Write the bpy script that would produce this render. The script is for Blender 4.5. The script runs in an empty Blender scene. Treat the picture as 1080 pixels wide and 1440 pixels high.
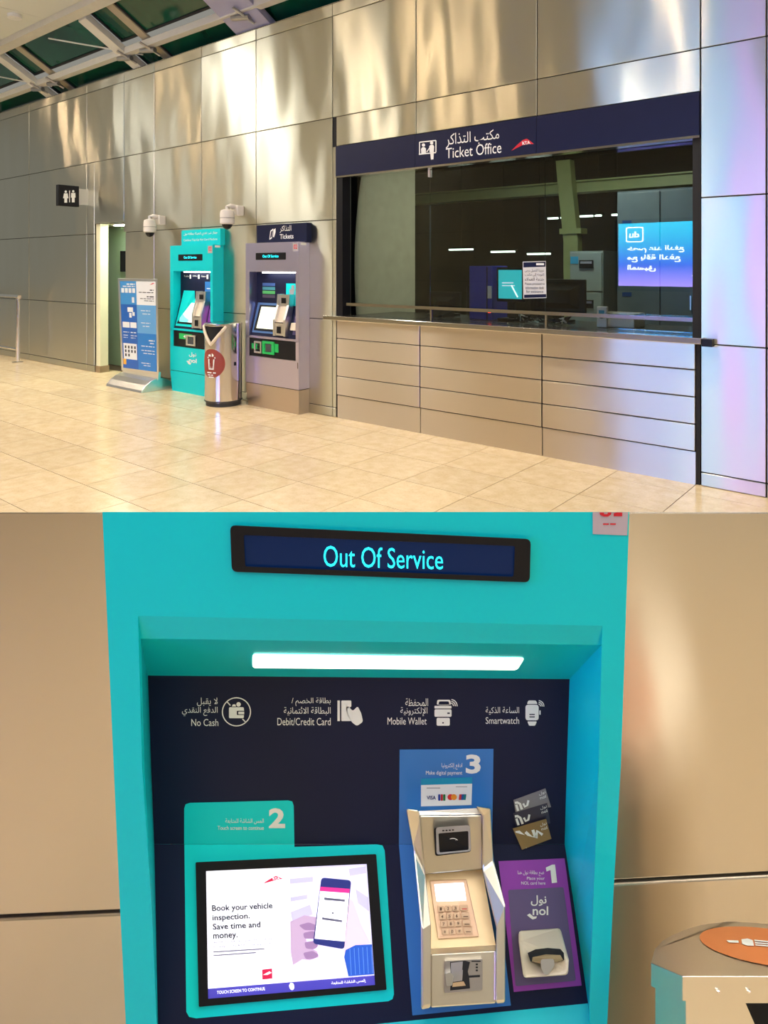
import bpy, bmesh, math, random, unicodedata
from mathutils import Vector, Matrix
from mathutils.geometry import tessellate_polygon
random.seed(7)
SC = bpy.context.scene
COL = SC.collection

# ------------------------------------------------------------------ camera, world, exposure
F, CX, HY, EYE = 981.0, 540.0, 376.0, 1.6            # focal length in px of the 1080x1440 frame, horizon, eye height
cam = bpy.data.cameras.new('camera')
cam.sensor_fit = 'VERTICAL'; cam.sensor_height = 36.0
cam.lens = F / 1440 * 36.0
cam.shift_y = -(720 - HY) / 1440
cam.clip_start = 0.05; cam.clip_end = 200
camo = bpy.data.objects.new('camera', cam); COL.objects.link(camo)
camo.location = (0, 0, EYE); camo.rotation_euler = (math.pi / 2, 0, 0)
SC.camera = camo

world = bpy.data.worlds.new('world'); SC.world = world; world.use_nodes = True
bg = world.node_tree.nodes['Background']
bg.inputs[0].default_value = (0.86, 0.84, 0.74, 1); bg.inputs[1].default_value = 0.22
SC.view_settings.view_transform = 'Standard'; SC.view_settings.look = 'None'
SC.view_settings.gamma = 1.0; SC.view_settings.use_curve_mapping = False
SC.view_settings.exposure = 0.48
LAMP = 22.0

# ------------------------------------------------------------------ frames of reference
# the wall of the hall runs away to the left: s along it (to the right), n into it, z up
ANG = math.atan2(-981.0, 1195.0)
EX = Vector((math.cos(ANG), math.sin(ANG))); EY = Vector((-EX.y, EX.x))
PO = Vector(((985 - CX) / F, 1.0)) * (EYE * F / (683 - HY))
def W(s, n, z=0.0):
    p = PO + EX * s + EY * n
    return Vector((p.x, p.y, z))
def on_wall(px, py, n=0.0):
    r = Vector(((px - CX) / F, 1.0)); t = (n + PO.dot(EY)) / r.dot(EY)
    p = r * t - PO
    return Vector((p.dot(EX), p.dot(EY), EYE - (py - HY) / F * t))
def LW(n):
    return lambda px, py, off=0.0: on_wall(px, py, n - off)
def side(s):                                       # a plane square to the wall
    def f(px, py, off=0.0):
        r = Vector(((px - CX) / F, 1.0)); t = (s + off + PO.dot(EX)) / r.dot(EX)
        p = r * t - PO
        return Vector((p.dot(EX), p.dot(EY), EYE - (py - HY) / F * t))
    return f
def at_y(px, py, y):
    return Vector(((px - CX) / F * y, y, EYE - (py - HY) / F * y))

# ------------------------------------------------------------------ materials
MATS = {}
def mat(name, col, rough=0.5, metal=0.0, emit=0.0, var=0.06, scale=8.0, coat=0.0, ecol=None, spec=None):
    if name in MATS: return MATS[name]
    m = bpy.data.materials.new(name); m.use_nodes = True; MATS[name] = m
    nt = m.node_tree; b = nt.nodes['Principled BSDF']
    b.inputs['Roughness'].default_value = rough; b.inputs['Metallic'].default_value = metal
    if coat: b.inputs['Coat Weight'].default_value = coat; b.inputs['Coat Roughness'].default_value = 0.08
    if spec is not None: b.inputs['Specular IOR Level'].default_value = spec
    tc = nt.nodes.new('ShaderNodeTexCoord'); nz = nt.nodes.new('ShaderNodeTexNoise')
    nz.inputs['Scale'].default_value = scale; nz.inputs['Detail'].default_value = 4
    nt.links.new(tc.outputs['Object'], nz.inputs['Vector'])
    rp = nt.nodes.new('ShaderNodeValToRGB')
    rp.color_ramp.elements[0].position = 0.3; rp.color_ramp.elements[1].position = 0.7
    rp.color_ramp.elements[0].color = tuple(c * (1 - var) for c in col[:3]) + (1,)
    rp.color_ramp.elements[1].color = tuple(min(1, c * (1 + var)) for c in col[:3]) + (1,)
    nt.links.new(nz.outputs['Fac'], rp.inputs['Fac']); nt.links.new(rp.outputs['Color'], b.inputs['Base Color'])
    if emit:
        b.inputs['Emission Color'].default_value = tuple((ecol or col)[:3]) + (1,)
        b.inputs['Emission Strength'].default_value = emit
    return m
def s2l(r, g, b):
    f = lambda c: (c / 255 / 12.92) if c / 255 <= 0.04045 else ((c / 255 + 0.055) / 1.055) ** 2.4
    return (f(r), f(g), f(b))
def steel(name, col, rough=0.17, wave=0.10, aniso=0.5, wscale=(0.9, 0.9, 0.28), grain=0.0008):
    if name in MATS: return MATS[name]
    m = bpy.data.materials.new(name); m.use_nodes = True; MATS[name] = m
    nt = m.node_tree; b = nt.nodes['Principled BSDF']; N = nt.nodes.new; L = nt.links.new
    b.inputs['Metallic'].default_value = 1.0; b.inputs['Roughness'].default_value = rough
    b.inputs['Base Color'].default_value = tuple(col) + (1,)
    b.inputs['Anisotropic'].default_value = aniso; b.inputs['Anisotropic Rotation'].default_value = 0.25
    tg = N('ShaderNodeTangent'); tg.direction_type = 'UV_MAP'; L(tg.outputs[0], b.inputs['Tangent'])
    tc = N('ShaderNodeTexCoord'); oi = N('ShaderNodeObjectInfo')
    mul = N('ShaderNodeMath'); mul.operation = 'MULTIPLY'; mul.inputs[1].default_value = 37.0
    L(oi.outputs['Random'], mul.inputs[0])
    add = N('ShaderNodeVectorMath'); add.operation = 'ADD'
    L(tc.outputs['Object'], add.inputs[0]); L(mul.outputs[0], add.inputs[1])
    mp = N('ShaderNodeMapping'); mp.inputs['Scale'].default_value = wscale; L(add.outputs[0], mp.inputs['Vector'])
    nz = N('ShaderNodeTexNoise'); nz.inputs['Scale'].default_value = 2.2; nz.inputs['Detail'].default_value = 1.0
    nz.inputs['Roughness'].default_value = 0.35
    L(mp.outputs[0], nz.inputs['Vector'])
    bp = N('ShaderNodeBump'); bp.inputs['Strength'].default_value = 1.0; bp.inputs['Distance'].default_value = wave
    L(nz.outputs['Fac'], bp.inputs['Height'])
    # brushed grain: fine horizontal scratches in the roughness
    mp2 = N('ShaderNodeMapping'); mp2.inputs['Scale'].default_value = (6, 6, 330); L(add.outputs[0], mp2.inputs['Vector'])
    nz2 = N('ShaderNodeTexNoise'); nz2.inputs['Scale'].default_value = 1.0; nz2.inputs['Detail'].default_value = 3; L(mp2.outputs[0], nz2.inputs['Vector'])
    ma = N('ShaderNodeMapRange'); ma.inputs[3].default_value = rough - grain * 4; ma.inputs[4].default_value = rough + grain * 4
    L(nz2.outputs['Fac'], ma.inputs[0]); L(ma.outputs[0], b.inputs['Roughness'])
    L(bp.outputs['Normal'], b.inputs['Normal'])
    return m
def glass(name, tint=(0.9, 0.93, 0.9), refl=0.16, rough=0.0):
    if name in MATS: return MATS[name]
    m = bpy.data.materials.new(name); m.use_nodes = True; MATS[name] = m
    nt = m.node_tree; nt.nodes.remove(nt.nodes['Principled BSDF']); N = nt.nodes.new; L = nt.links.new
    out = nt.nodes['Material Output']; t = N('ShaderNodeBsdfTransparent'); g = N('ShaderNodeBsdfGlossy'); mx = N('ShaderNodeMixShader')
    t.inputs[0].default_value = tint + (1,); g.inputs['Roughness'].default_value = rough
    fr = N('ShaderNodeFresnel'); fr.inputs[0].default_value = 1.5
    mr = N('ShaderNodeMapRange'); mr.inputs[1].default_value = 0.04; mr.inputs[2].default_value = 1.0
    mr.inputs[3].default_value = refl; mr.inputs[4].default_value = 1.0
    L(fr.outputs[0], mr.inputs[0]); L(mr.outputs[0], mx.inputs[0]); L(t.outputs[0], mx.inputs[1]); L(g.outputs[0], mx.inputs[2])
    L(mx.outputs[0], out.inputs[0]); return m
def emitter(name, col, st):
    if name in MATS: return MATS[name]
    m = bpy.data.materials.new(name); m.use_nodes = True; MATS[name] = m
    nt = m.node_tree; b = nt.nodes['Principled BSDF']
    b.inputs['Base Color'].default_value = tuple(col) + (1,); b.inputs['Roughness'].default_value = 0.3
    b.inputs['Emission Color'].default_value = tuple(col) + (1,); b.inputs['Emission Strength'].default_value = st
    return m

STEEL = steel('brushed steel panels', (0.60, 0.59, 0.50), 0.30, 0.032, aniso=1.0)
STEELR = steel('brushed steel fronts', (0.64, 0.58, 0.51), 0.30, 0.010, aniso=1.0)
STEELB = steel('warm brushed steel cladding', (0.74, 0.66, 0.55), 0.26, 0.012, aniso=0.9)
STEELP = steel('polished steel', (0.78, 0.75, 0.70), 0.12, 0.0, aniso=0.3)
DARK = mat('dark joint backing', (0.012, 0.011, 0.010), 0.7)
NAVY = mat('navy enamel', s2l(12, 16, 52), 0.42, spec=0.3)
NAVYK = mat('navy print panel', s2l(23, 28, 56), 0.5, spec=0.2)
TEAL = mat('teal paint', s2l(0, 206, 212), 0.42, var=0.015, scale=2, spec=0.3)
TEALF = mat('teal film', s2l(0, 218, 218), 0.45, var=0.015, scale=3, spec=0.25)
WHITE = mat('white print', (0.86, 0.86, 0.82), 0.5, var=0.01)
BLACK = mat('black plastic', (0.008, 0.008, 0.010), 0.4, spec=0.25)
BLACKM = mat('matt black', (0.008, 0.008, 0.009), 0.8)
RED = mat('red print', s2l(205, 25, 45), 0.5)
BLUE = mat('blue film', s2l(45, 120, 195), 0.42)
PURPLE = mat('purple film', s2l(150, 62, 175), 0.42)
MAUVE = mat('mauve film', s2l(100, 85, 128), 0.42)
CREAMM = steel('cream anodised aluminium', (0.90, 0.83, 0.70), 0.33, 0.0, aniso=0.3)
ALU = steel('satin aluminium', (0.80, 0.79, 0.77), 0.30, 0.0, aniso=0.2)
CREAM = mat('cream plastic', s2l(228, 214, 190), 0.4, var=0.02)
WPLAST = mat('white plastic', (0.72, 0.68, 0.62), 0.4, var=0.02)
CYAN = emitter('cyan led', s2l(30, 220, 235), 1.1)

# ------------------------------------------------------------------ mesh builder and scene objects
ORG = {}
class MB:
    def __init__(self): self.v = []; self.f = []
    def face(self, pts):
        k = len(self.v); self.v += [Vector(p) for p in pts]; self.f.append(tuple(range(k, k + len(pts)))); return self
    def box(self, a, b):
        x0, y0, z0 = a; x1, y1, z1 = b; k = len(self.v)
        self.v += [Vector(p) for p in ((x0,y0,z0),(x1,y0,z0),(x1,y1,z0),(x0,y1,z0),(x0,y0,z1),(x1,y0,z1),(x1,y1,z1),(x0,y1,z1))]
        self.f += [tuple(k + i for i in q) for q in ((0,3,2,1),(4,5,6,7),(0,1,5,4),(1,2,6,5),(2,3,7,6),(3,0,4,7))]
        return self
    def hexa(self, q0, q1):                            # two quads joined
        k = len(self.v); self.v += [Vector(p) for p in list(q0) + list(q1)]
        self.f += [tuple(k + i for i in q) for q in ((0,1,2,3),(7,6,5,4),(0,4,5,1),(1,5,6,2),(2,6,7,3),(3,7,4,0))]
        return self
    def prism(self, poly, axis, a, b):                 # polygon in the two other axes, swept along axis
        n = len(poly); k = len(self.v)
        for t in (a, b):
            for p in poly:
                c = list(p); c.insert(axis, t); self.v.append(Vector(c))
        for tri in tessellate_polygon([[Vector((p[0], p[1], 0)) for p in poly]]):
            self.f.append(tuple(k + i for i in tri)); self.f.append(tuple(k + n + i for i in reversed(tri)))
        for i in range(n): self.f.append((k + i, k + (i + 1) % n, k + n + (i + 1) % n, k + n + i))
        return self
    def plate(self, loops, lift, front, back):         # measured outline laid on a surface, with a thickness
        if not isinstance(loops[0][0], (tuple, list)): loops = [loops]
        flat = [p for l in loops for p in l]; n = len(flat); k = len(self.v)
        self.v += [Vector(lift(p[0], p[1], front)) for p in flat] + [Vector(lift(p[0], p[1], back)) for p in flat]
        for tri in tessellate_polygon([[Vector((p[0], p[1], 0)) for p in l] for l in loops]):
            self.f.append(tuple(k + i for i in tri)); self.f.append(tuple(k + n + i for i in reversed(tri)))
        o = 0
        for l in loops:
            m = len(l)
            for i in range(m): self.f.append((k + o + i, k + o + (i + 1) % m, k + n + o + (i + 1) % m, k + n + o + i))
            o += m
        return self
    def flat(self, loops, lift, off):
        if not isinstance(loops[0][0], (tuple, list)): loops = [loops]
        flat = [p for l in loops for p in l]; k = len(self.v)
        self.v += [Vector(lift(p[0], p[1], off)) for p in flat]
        for tri in tessellate_polygon([[Vector((p[0], p[1], 0)) for p in l] for l in loops]):
            self.f.append(tuple(k + i for i in tri))
        return self
    def tube(self, pts, r, seg=10):
        pts = [Vector(p) for p in pts]; k0 = len(self.v); n = len(pts)
        for i, p in enumerate(pts):
            d = (pts[min(i + 1, n - 1)] - pts[max(i - 1, 0)]).normalized()
            a = d.cross(Vector((0, 0, 1)) if abs(d.z) < 0.9 else Vector((1, 0, 0))).normalized(); b = d.cross(a)
            for j in range(seg):
                t = 2 * math.pi * j / seg; self.v.append(p + (a * math.cos(t) + b * math.sin(t)) * r)
        for i in range(n - 1):
            for j in range(seg):
                self.f.append((k0 + i*seg + j, k0 + i*seg + (j+1) % seg, k0 + (i+1)*seg + (j+1) % seg, k0 + (i+1)*seg + j))
        self.f.append(tuple(k0 + j for j in range(seg))[::-1]); self.f.append(tuple(k0 + (n-1)*seg + j for j in range(seg)))
        return self
    def lathe(self, c, prof, seg=40, a0=0.0, a1=2 * math.pi):
        c = Vector(c); k0 = len(self.v); full = abs(a1 - a0 - 2 * math.pi) < 1e-6; m = seg if full else seg + 1
        for r, z in prof:
            for j in range(m):
                t = a0 + (a1 - a0) * j / seg; self.v.append(c + Vector((r * math.cos(t), r * math.sin(t), z)))
        for i in range(len(prof) - 1):
            for j in range(seg):
                j2 = (j + 1) % m
                self.f.append((k0 + i*m + j, k0 + i*m + j2, k0 + (i+1)*m + j2, k0 + (i+1)*m + j))
        if full:
            if prof[0][0] > 1e-4: self.f.append(tuple(k0 + j for j in range(m))[::-1])
            if prof[-1][0] > 1e-4: self.f.append(tuple(k0 + (len(prof)-1)*m + j for j in range(m)))
        return self
    def mesh(self, name, org, m, smooth=False, uv=None):
        me = bpy.data.meshes.new(name)
        me.from_pydata([tuple(p - org) for p in self.v], [], self.f); me.update()
        bm = bmesh.new(); bm.from_mesh(me); bmesh.ops.remove_doubles(bm, verts=bm.verts, dist=1e-6)
        bmesh.ops.recalc_face_normals(bm, faces=bm.faces)
        ul = bm.loops.layers.uv.new('UVMap')
        for f in bm.faces:
            n = f.normal; ax = 0 if abs(n.x) > max(abs(n.y), abs(n.z)) else (1 if abs(n.y) >= abs(n.z) else 2)
            for l in f.loops:
                c = l.vert.co; l[ul].uv = ((c.y, c.z) if ax == 0 else (c.x, c.z) if ax == 1 else (c.x, c.y))
            if smooth: f.smooth = True
        if smooth:
            for e in bm.edges:
                if len(e.link_faces) == 2 and e.calc_face_angle(0) > 0.6: e.smooth = False
        bm.to_mesh(me); bm.free(); me.materials.append(m)
        return me
    def build(self, name, m, parent, smooth=False):    # a part of a thing (or of a part)
        me = self.mesh(name, ORG[parent.name], m, smooth)
        o = bpy.data.objects.new(name, me); COL.objects.link(o); o.parent = parent; ORG[o.name] = ORG[parent.name]
        return o
    def single(self, name, m, base, rot, smooth=False):  # a thing that is one mesh
        base = Vector(base); me = self.mesh(name, base, m, smooth)
        o = bpy.data.objects.new(name, me); COL.objects.link(o); place(o, base, rot)
        return o
def place(o, base, rot):
    base = Vector(base); ORG[o.name] = base
    if rot: o.location = W(*base); o.rotation_euler = (0, 0, ANG)
    else: o.location = base
def tag(o, label=None, cat=None, group=None, kind=None):
    if label: o['label'] = label
    if cat: o['category'] = cat
    if group: o['group'] = group
    if kind: o['kind'] = kind
    return o
def thing(name, label, cat, base, wall=True, group=None, kind=None):
    o = bpy.data.objects.new(name, None); o.empty_display_size = 0.1; COL.objects.link(o)
    place(o, base, wall); return tag(o, label, cat, group, kind)
def struct(name, label, base=(0, 0, 0), wall=True):
    return thing(name, label, None, base, wall, kind='structure')
def bevel(o, w=0.004, seg=2):
    b = o.modifiers.new('bevel', 'BEVEL'); b.width = w; b.segments = seg; b.limit_method = 'ANGLE'; b.angle_limit = 0.7
    return o

# ------------------------------------------------------------------ drawing helpers in picture measurements
def rr(pts, r, n=4):                                   # round the corners of a polygon
    out = []; m = len(pts)
    for i in range(m):
        p = Vector(pts[i]); a = Vector(pts[i - 1]); b = Vector(pts[(i + 1) % m])
        ra = min(r, (a - p).length * 0.45); rb = min(r, (b - p).length * 0.45)
        p0 = p + (a - p).normalized() * ra; p1 = p + (b - p).normalized() * rb
        for k in range(n + 1):
            t = k / n; q = p0 * (1 - t) ** 2 + p * 2 * t * (1 - t) + p1 * t * t; out.append((q.x, q.y))
    return out
def circ(cx, cy, r, n=28, ry=None):
    return [(cx + r * math.cos(2 * math.pi * k / n), cy + (ry or r) * math.sin(2 * math.pi * k / n)) for k in range(n)]
def rect(x0, y0, x1, y1): return [(x0, y0), (x1, y0), (x1, y1), (x0, y1)]
def stroke(pts, w):
    out = []; L = []; R = []
    pts = [Vector(p) for p in pts]
    for i, p in enumerate(pts):
        d = (pts[min(i + 1, len(pts) - 1)] - pts[max(i - 1, 0)]).normalized(); n = Vector((-d.y, d.x)) * w / 2
        L.append(tuple(p + n)); R.append(tuple(p - n))
    return L + R[::-1]
def arc(cx, cy, r, a0, a1, n=8):
    return [(cx + r * math.cos(math.radians(a0 + (a1 - a0) * k / n)), cy + r * math.sin(math.radians(a0 + (a1 - a0) * k / n))) for k in range(n + 1)]
FORMS = {}
for cp in range(0xFE80, 0xFEFD):
    d = unicodedata.decomposition(chr(cp)).split()
    if len(d) >= 2: FORMS.setdefault(''.join(chr(int(x, 16)) for x in d[1:]), {})[d[0]] = chr(cp)
def arabic(t):                                         # joined letter forms, laid out right to left
    t = t.replace('\u0644\u0627', '\uE000').replace('\u0644\u0625', '\uE001').replace('\u0644\u0623', '\uE002')
    key = {'\uE000': '\u0644\u0627', '\uE001': '\u0644\u0625', '\uE002': '\u0644\u0623'}
    g = lambda c: FORMS.get(key.get(c, c), {})
    out = []
    for i, c in enumerate(t):
        f = g(c)
        if not f: out.append(c); continue
        pj = i > 0 and '<initial>' in g(t[i - 1]); nj = i < len(t) - 1 and bool(g(t[i + 1])) and '<final>' in g(t[i + 1]) and '<initial>' in f
        k = '<medial>' if pj and nj else '<final>' if pj and '<final>' in f else '<initial>' if nj else '<isolated>'
        out.append(f.get(k, f.get('<isolated>', c)))
    return ''.join(reversed(out))
TCACHE = {}
def text2d(s, bold):
    if (s, bold) in TCACHE: return TCACHE[(s, bold)]
    c = bpy.data.curves.new('lettering_curve', 'FONT'); c.body = s; c.size = 1; c.resolution_u = 3; c.offset = 0.022 * bold
    o = bpy.data.objects.new('lettering_curve', c); me = o.to_mesh()
    v = [(p.co.x, p.co.y) for p in me.vertices]; f = [tuple(p.vertices) for p in me.polygons]
    o.to_mesh_clear(); bpy.data.objects.remove(o); bpy.data.curves.remove(c)
    TCACHE[(s, bold)] = (v, f); return v, f
def put_text(mb, s, box, lift, off, bold=0):
    """box = (x0,y0,x1,y1) of the ink, or four corners TL TR BR BL"""
    if any('\u0600' <= ch <= '\u06ff' for ch in s): s = arabic(s)
    v, f = text2d(s, bold)
    if not v: return
    if not isinstance(box[0], (tuple, list)): box = rect(*box)
    TL, TR, BR, BL = [Vector(p) for p in box]
    x0 = min(p[0] for p in v); x1 = max(p[0] for p in v); y0 = min(p[1] for p in v); y1 = max(p[1] for p in v)
    k = len(mb.v)
    for p in v:
        a = (p[0] - x0) / (x1 - x0); b = (y1 - p[1]) / max(1e-6, y1 - y0)
        q = (TL * (1 - a) + TR * a) * (1 - b) + (BL * (1 - a) + BR * a) * b
        mb.v.append(Vector(lift(q.x, q.y, off)))
    mb.f += [tuple(k + i for i in t) for t in f]
def lettering(parent, s, box, lift, off, m=None, bold=0, name='lettering'):
    mb = MB(); put_text(mb, s, box, lift, off, bold); return mb.build(name, m or WHITE, parent)
def figure(parent, polys, lift, off, m, name='pictogram'):
    mb = MB()
    if name in ('print', 'slot') and len(polys) < 12:
        for p in polys: o = MB().flat(p, lift, off).build(name, m, parent)
        return o
    for p in polys: mb.flat(p, lift, off)
    return mb.build(name, m, parent)
def plate(parent, name, loops, lift, front, back, m, bev=0):
    o = MB().plate(loops, lift, front, back).build(name, m, parent)
    return bevel(o, bev) if bev else o
# ================================================================== STRUCTURE OF THE HALL
def stone(name, c1, c2):
    m = bpy.data.materials.new(name); m.use_nodes = True; nt = m.node_tree; b = nt.nodes['Principled BSDF']; N = nt.nodes.new; L = nt.links.new
    tc = N('ShaderNodeTexCoord'); oi = N('ShaderNodeObjectInfo'); mul = N('ShaderNodeMath'); mul.operation = 'MULTIPLY'; mul.inputs[1].default_value = 61.0
    L(oi.outputs['Random'], mul.inputs[0]); add = N('ShaderNodeVectorMath'); L(tc.outputs['Object'], add.inputs[0]); L(mul.outputs[0], add.inputs[1])
    a = N('ShaderNodeTexNoise'); a.inputs['Scale'].default_value = 11; a.inputs['Detail'].default_value = 6; L(add.outputs[0], a.inputs['Vector'])
    r = N('ShaderNodeValToRGB'); r.color_ramp.elements[0].position = 0.35; r.color_ramp.elements[1].position = 0.68
    r.color_ramp.elements[0].color = c1 + (1,); r.color_ramp.elements[1].color = c2 + (1,)
    L(a.outputs['Fac'], r.inputs['Fac'])
    s = N('ShaderNodeTexNoise'); s.inputs['Scale'].default_value = 70; s.inputs['Detail'].default_value = 3; L(add.outputs[0], s.inputs['Vector'])
    mx = N('ShaderNodeMix'); mx.data_type = 'RGBA'; mx.blend_type = 'MULTIPLY'; mx.inputs[0].default_value = 0.22
    r2 = N('ShaderNodeValToRGB'); r2.color_ramp.elements[0].position = 0.30; r2.color_ramp.elements[1].position = 0.5
    r2.color_ramp.elements[0].color = (0.62, 0.55, 0.47, 1); r2.color_ramp.elements[1].color = (1, 1, 1, 1)
    L(s.outputs['Fac'], r2.inputs['Fac']); L(r.outputs['Color'], mx.inputs[6]); L(r2.outputs['Color'], mx.inputs[7])
    hv = N('ShaderNodeHueSaturation'); vr = N('ShaderNodeMapRange'); vr.inputs[3].default_value = 0.93; vr.inputs[4].default_value = 1.05
    L(oi.outputs['Random'], vr.inputs[0]); L(vr.outputs[0], hv.inputs['Value']); L(mx.outputs[2], hv.inputs['Color'])
    L(hv.outputs['Color'], b.inputs['Base Color']); b.inputs['Roughness'].default_value = 0.20
    b.inputs['Specular IOR Level'].default_value = 0.5
    return m
TILE = stone('beige polished stone', s2l(216, 193, 154), s2l(228, 208, 172))
GROUT = mat('grout', s2l(88, 70, 52), 0.8)
floor = struct('floor', 'polished beige stone tile floor of the station hall')
MB().box((-15, -9.2, -0.06), (6.5, 5.5, -0.004)).build('screed', GROUT, floor)
TS, TN = 0.578, 0.5255
tile_me = MB().box((0.003, 0.003, -0.01), (TS - 0.003, TN - 0.003, 0.0)).mesh('tile', Vector((0, 0, 0)), TILE)
field = MB(); cells = []
def project(s, n, z):
    p = W(s, n, z); return (CX + F * p.x / p.y, HY - F * (p.z - EYE) / p.y) if p.y > 0.2 else None
for i in range(-26, 11):
    for j in range(-18, 2):
        s0 = -0.034 + i * TS; n0 = -0.226 + (j - 0) * TN
        if n0 > 0.2: continue
        q = project(s0 + TS / 2, n0 + TN / 2, 0)
        if q and -60 < q[0] < 1140 and q[1] < 740: cells.append((q[1], s0, n0))
        else: field.box((s0 + 0.003, n0 + 0.003, -0.01), (s0 + TS - 0.003, n0 + TN - 0.003, 0))
cells.sort(reverse=True)
for k, (q, s0, n0) in enumerate(cells):
    if k < 290:
        o = bpy.data.objects.new('tile', tile_me); COL.objects.link(o); o.parent = floor; o.location = (s0, n0, 0)
    else: field.box((s0 + 0.003, n0 + 0.003, -0.01), (s0 + TS - 0.003, n0 + TN - 0.003, 0))
tag(field.build('tile_field', TILE, floor), kind='stuff')

# ---- steel-clad wall
wall = struct('wall_back', 'tall wall clad in brushed stainless steel panels')
G = 0.004
bk = MB()
for (a, b, z0, z1) in ((-15, -8.72, 0, 4.40), (-8.72, -7.84, 2.26, 4.40), (-7.84, -3.66, 0, 4.40), (-3.66, 0.0, 2.60, 4.40), (0.0, 6.5, 0, 4.40)):
    bk.box((a, 0.016, z0), (b, 0.14, z1))
bk.build('backing', DARK, wall)
bk = MB().box((-15, 0.0, 4.425), (6.5, 0.16, 4.43)).build('coping', STEELP, wall)
def panel(s0, s1, z0, z1, m=STEEL, proud=0.0):
    o = MB().box((s0 + G, -proud, z0 + G), (s1 - G, 0.016, z1 - G)).build('panel', m, wall)
    return bevel(o, 0.003, 1)
SV = [-15, -13.6, -12.6, -10.93, -8.95, -7.88, -7.10, -6.03, -4.962, -3.715, -2.60, -1.314, 0.0, 0.432, 1.70, 3.0, 4.4, 6.5]
ZV = [0.0, 0.10, 1.04, 2.11, 3.205, 4.29, 4.425]
for i in range(len(SV) - 1):
    a, b = SV[i], SV[i + 1]
    for j in range(len(ZV) - 1):
        z0, z1 = ZV[j], ZV[j + 1]
        if -8.96 < a < -8.9:                                   # doorway to the rest rooms
            if z1 <= 2.2: panel(a, -8.72, z0, z1); continue
            if z0 < 2.2: panel(a, -8.72, z0, z1); panel(-8.72, b, 2.26, z1); continue
        if -7.89 < a < -7.8 and z1 <= 2.2: panel(-7.84, b, z0, z1); continue
        if a > -3.72 and b < 0.01:                             # ticket office front
            if z1 <= 2.2: continue
            if z0 < 2.2: panel(a if a > -3.7 else -3.66, b, 2.89, z1); continue
        panel(a, b, z0, z1)
for z0, z1 in zip(ZV[:3], ZV[1:4]): panel(-3.715, -3.66, z0, z1)
panel(-3.715, -3.66, 2.11, 2.89)

# ---- opposite wall of the hall (seen only as reflections) and open roof
wallo = struct('wall_opposite', 'steel clad wall across the hall')
OPP = mat('warm stone cladding', s2l(128, 120, 100), 0.5, scale=1.5)
MB().box((-15, -9.25, 0), (6.5, -9.2, 5.0)).build('backing', DARK, wallo)
for i in range(12):
    for j in range(4):
        a = -15 + i * 1.79; MB().box((a + .005, -9.2, j * 1.25 + .005), (a + 1.785, -9.18, j * 1.25 + 1.245)).build('panel', OPP, wallo)
ceil = struct('ceiling', 'off white ceiling soffit and glazed steel roof above the wall')
SOFF = mat('soffit off white', s2l(205, 208, 200), 0.45, var=0.02, scale=1)
for i in range(16):
    a = -15 + i * 1.35
    for (n0, n1) in ((-9.2, -7.1), (-7.1, -5.0), (-5.0, -2.9), (-2.9, -0.97)):
        MB().box((a + .003, n0 + .003, 5.02), (a + 1.347, n1 - .003, 5.06)).build('soffit_panel', SOFF, ceil)
BEAMW = mat('off white steelwork', s2l(200, 198, 188), 0.4, var=0.03)
BEAMT = mat('warm grey steelwork', s2l(160, 150, 128), 0.4, var=0.03)
BEAML = mat('lilac grey steelwork', s2l(150, 150, 176), 0.4, var=0.03)
MB().box((-15, -0.97, 4.93), (6.5, -0.79, 5.08)).build('edge_beam', BEAMW, ceil)
MB().box((-15, -0.79, 4.95), (6.5, -0.76, 5.06)).build('edge_flange', BEAMT, ceil)
def rz(n): return 4.56 - 0.57 * n
def rafter(s, w, d, m, n0=1.1, n1=-0.78, top=0.0):
    o = MB().hexa([(s - w/2, n0, rz(n0) - d + top), (s + w/2, n0, rz(n0) - d + top), (s + w/2, n1, rz(n1) - d + top), (s - w/2, n1, rz(n1) - d + top)],
                  [(s - w/2, n0, rz(n0) + top), (s + w/2, n0, rz(n0) + top), (s + w/2, n1, rz(n1) + top), (s - w/2, n1, rz(n1) + top)]).build('rafter', m, ceil)
    return bevel(o, 0.006)
for s, w, m in ((-12.9, 0.22, BEAMT), (-10.25, 0.2, BEAMW), (-7.58, 0.2, BEAMW), (-5.05, 0.62, BEAML), (-2.4, 0.2, BEAMW), (0.2, 0.2, BEAMW), (2.8, 0.2, BEAMW)):
    rafter(s, w, 0.10, m)
for s in (-9.7, -7.0): rafter(s, 0.16, 0.04, BEAMT, top=0.05)
for (n, w, d, m) in ((-0.17, 0.11, 0.09, BEAMW), (0.55, 0.10, 0.09, BEAMW)):
    z = rz(n); MB().hexa([(-15, n - w/2, z - d), (6.5, n - w/2, z - d), (6.5, n + w/2, z - d), (-15, n + w/2, z - d)],
                         [(-15, n - w/2, z), (6.5, n - w/2, z), (6.5, n + w/2, z), (-15, n + w/2, z)]).build('purlin', m, ceil)
GREEN = mat('green tinted roof glass', s2l(14, 72, 54), 0.07, var=0.3, scale=1.2)
edges = [-15, -12.9, -10.25, -9.7, -7.58, -7.0, -5.05, -2.4, 0.2, 2.8, 6.5]
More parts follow.
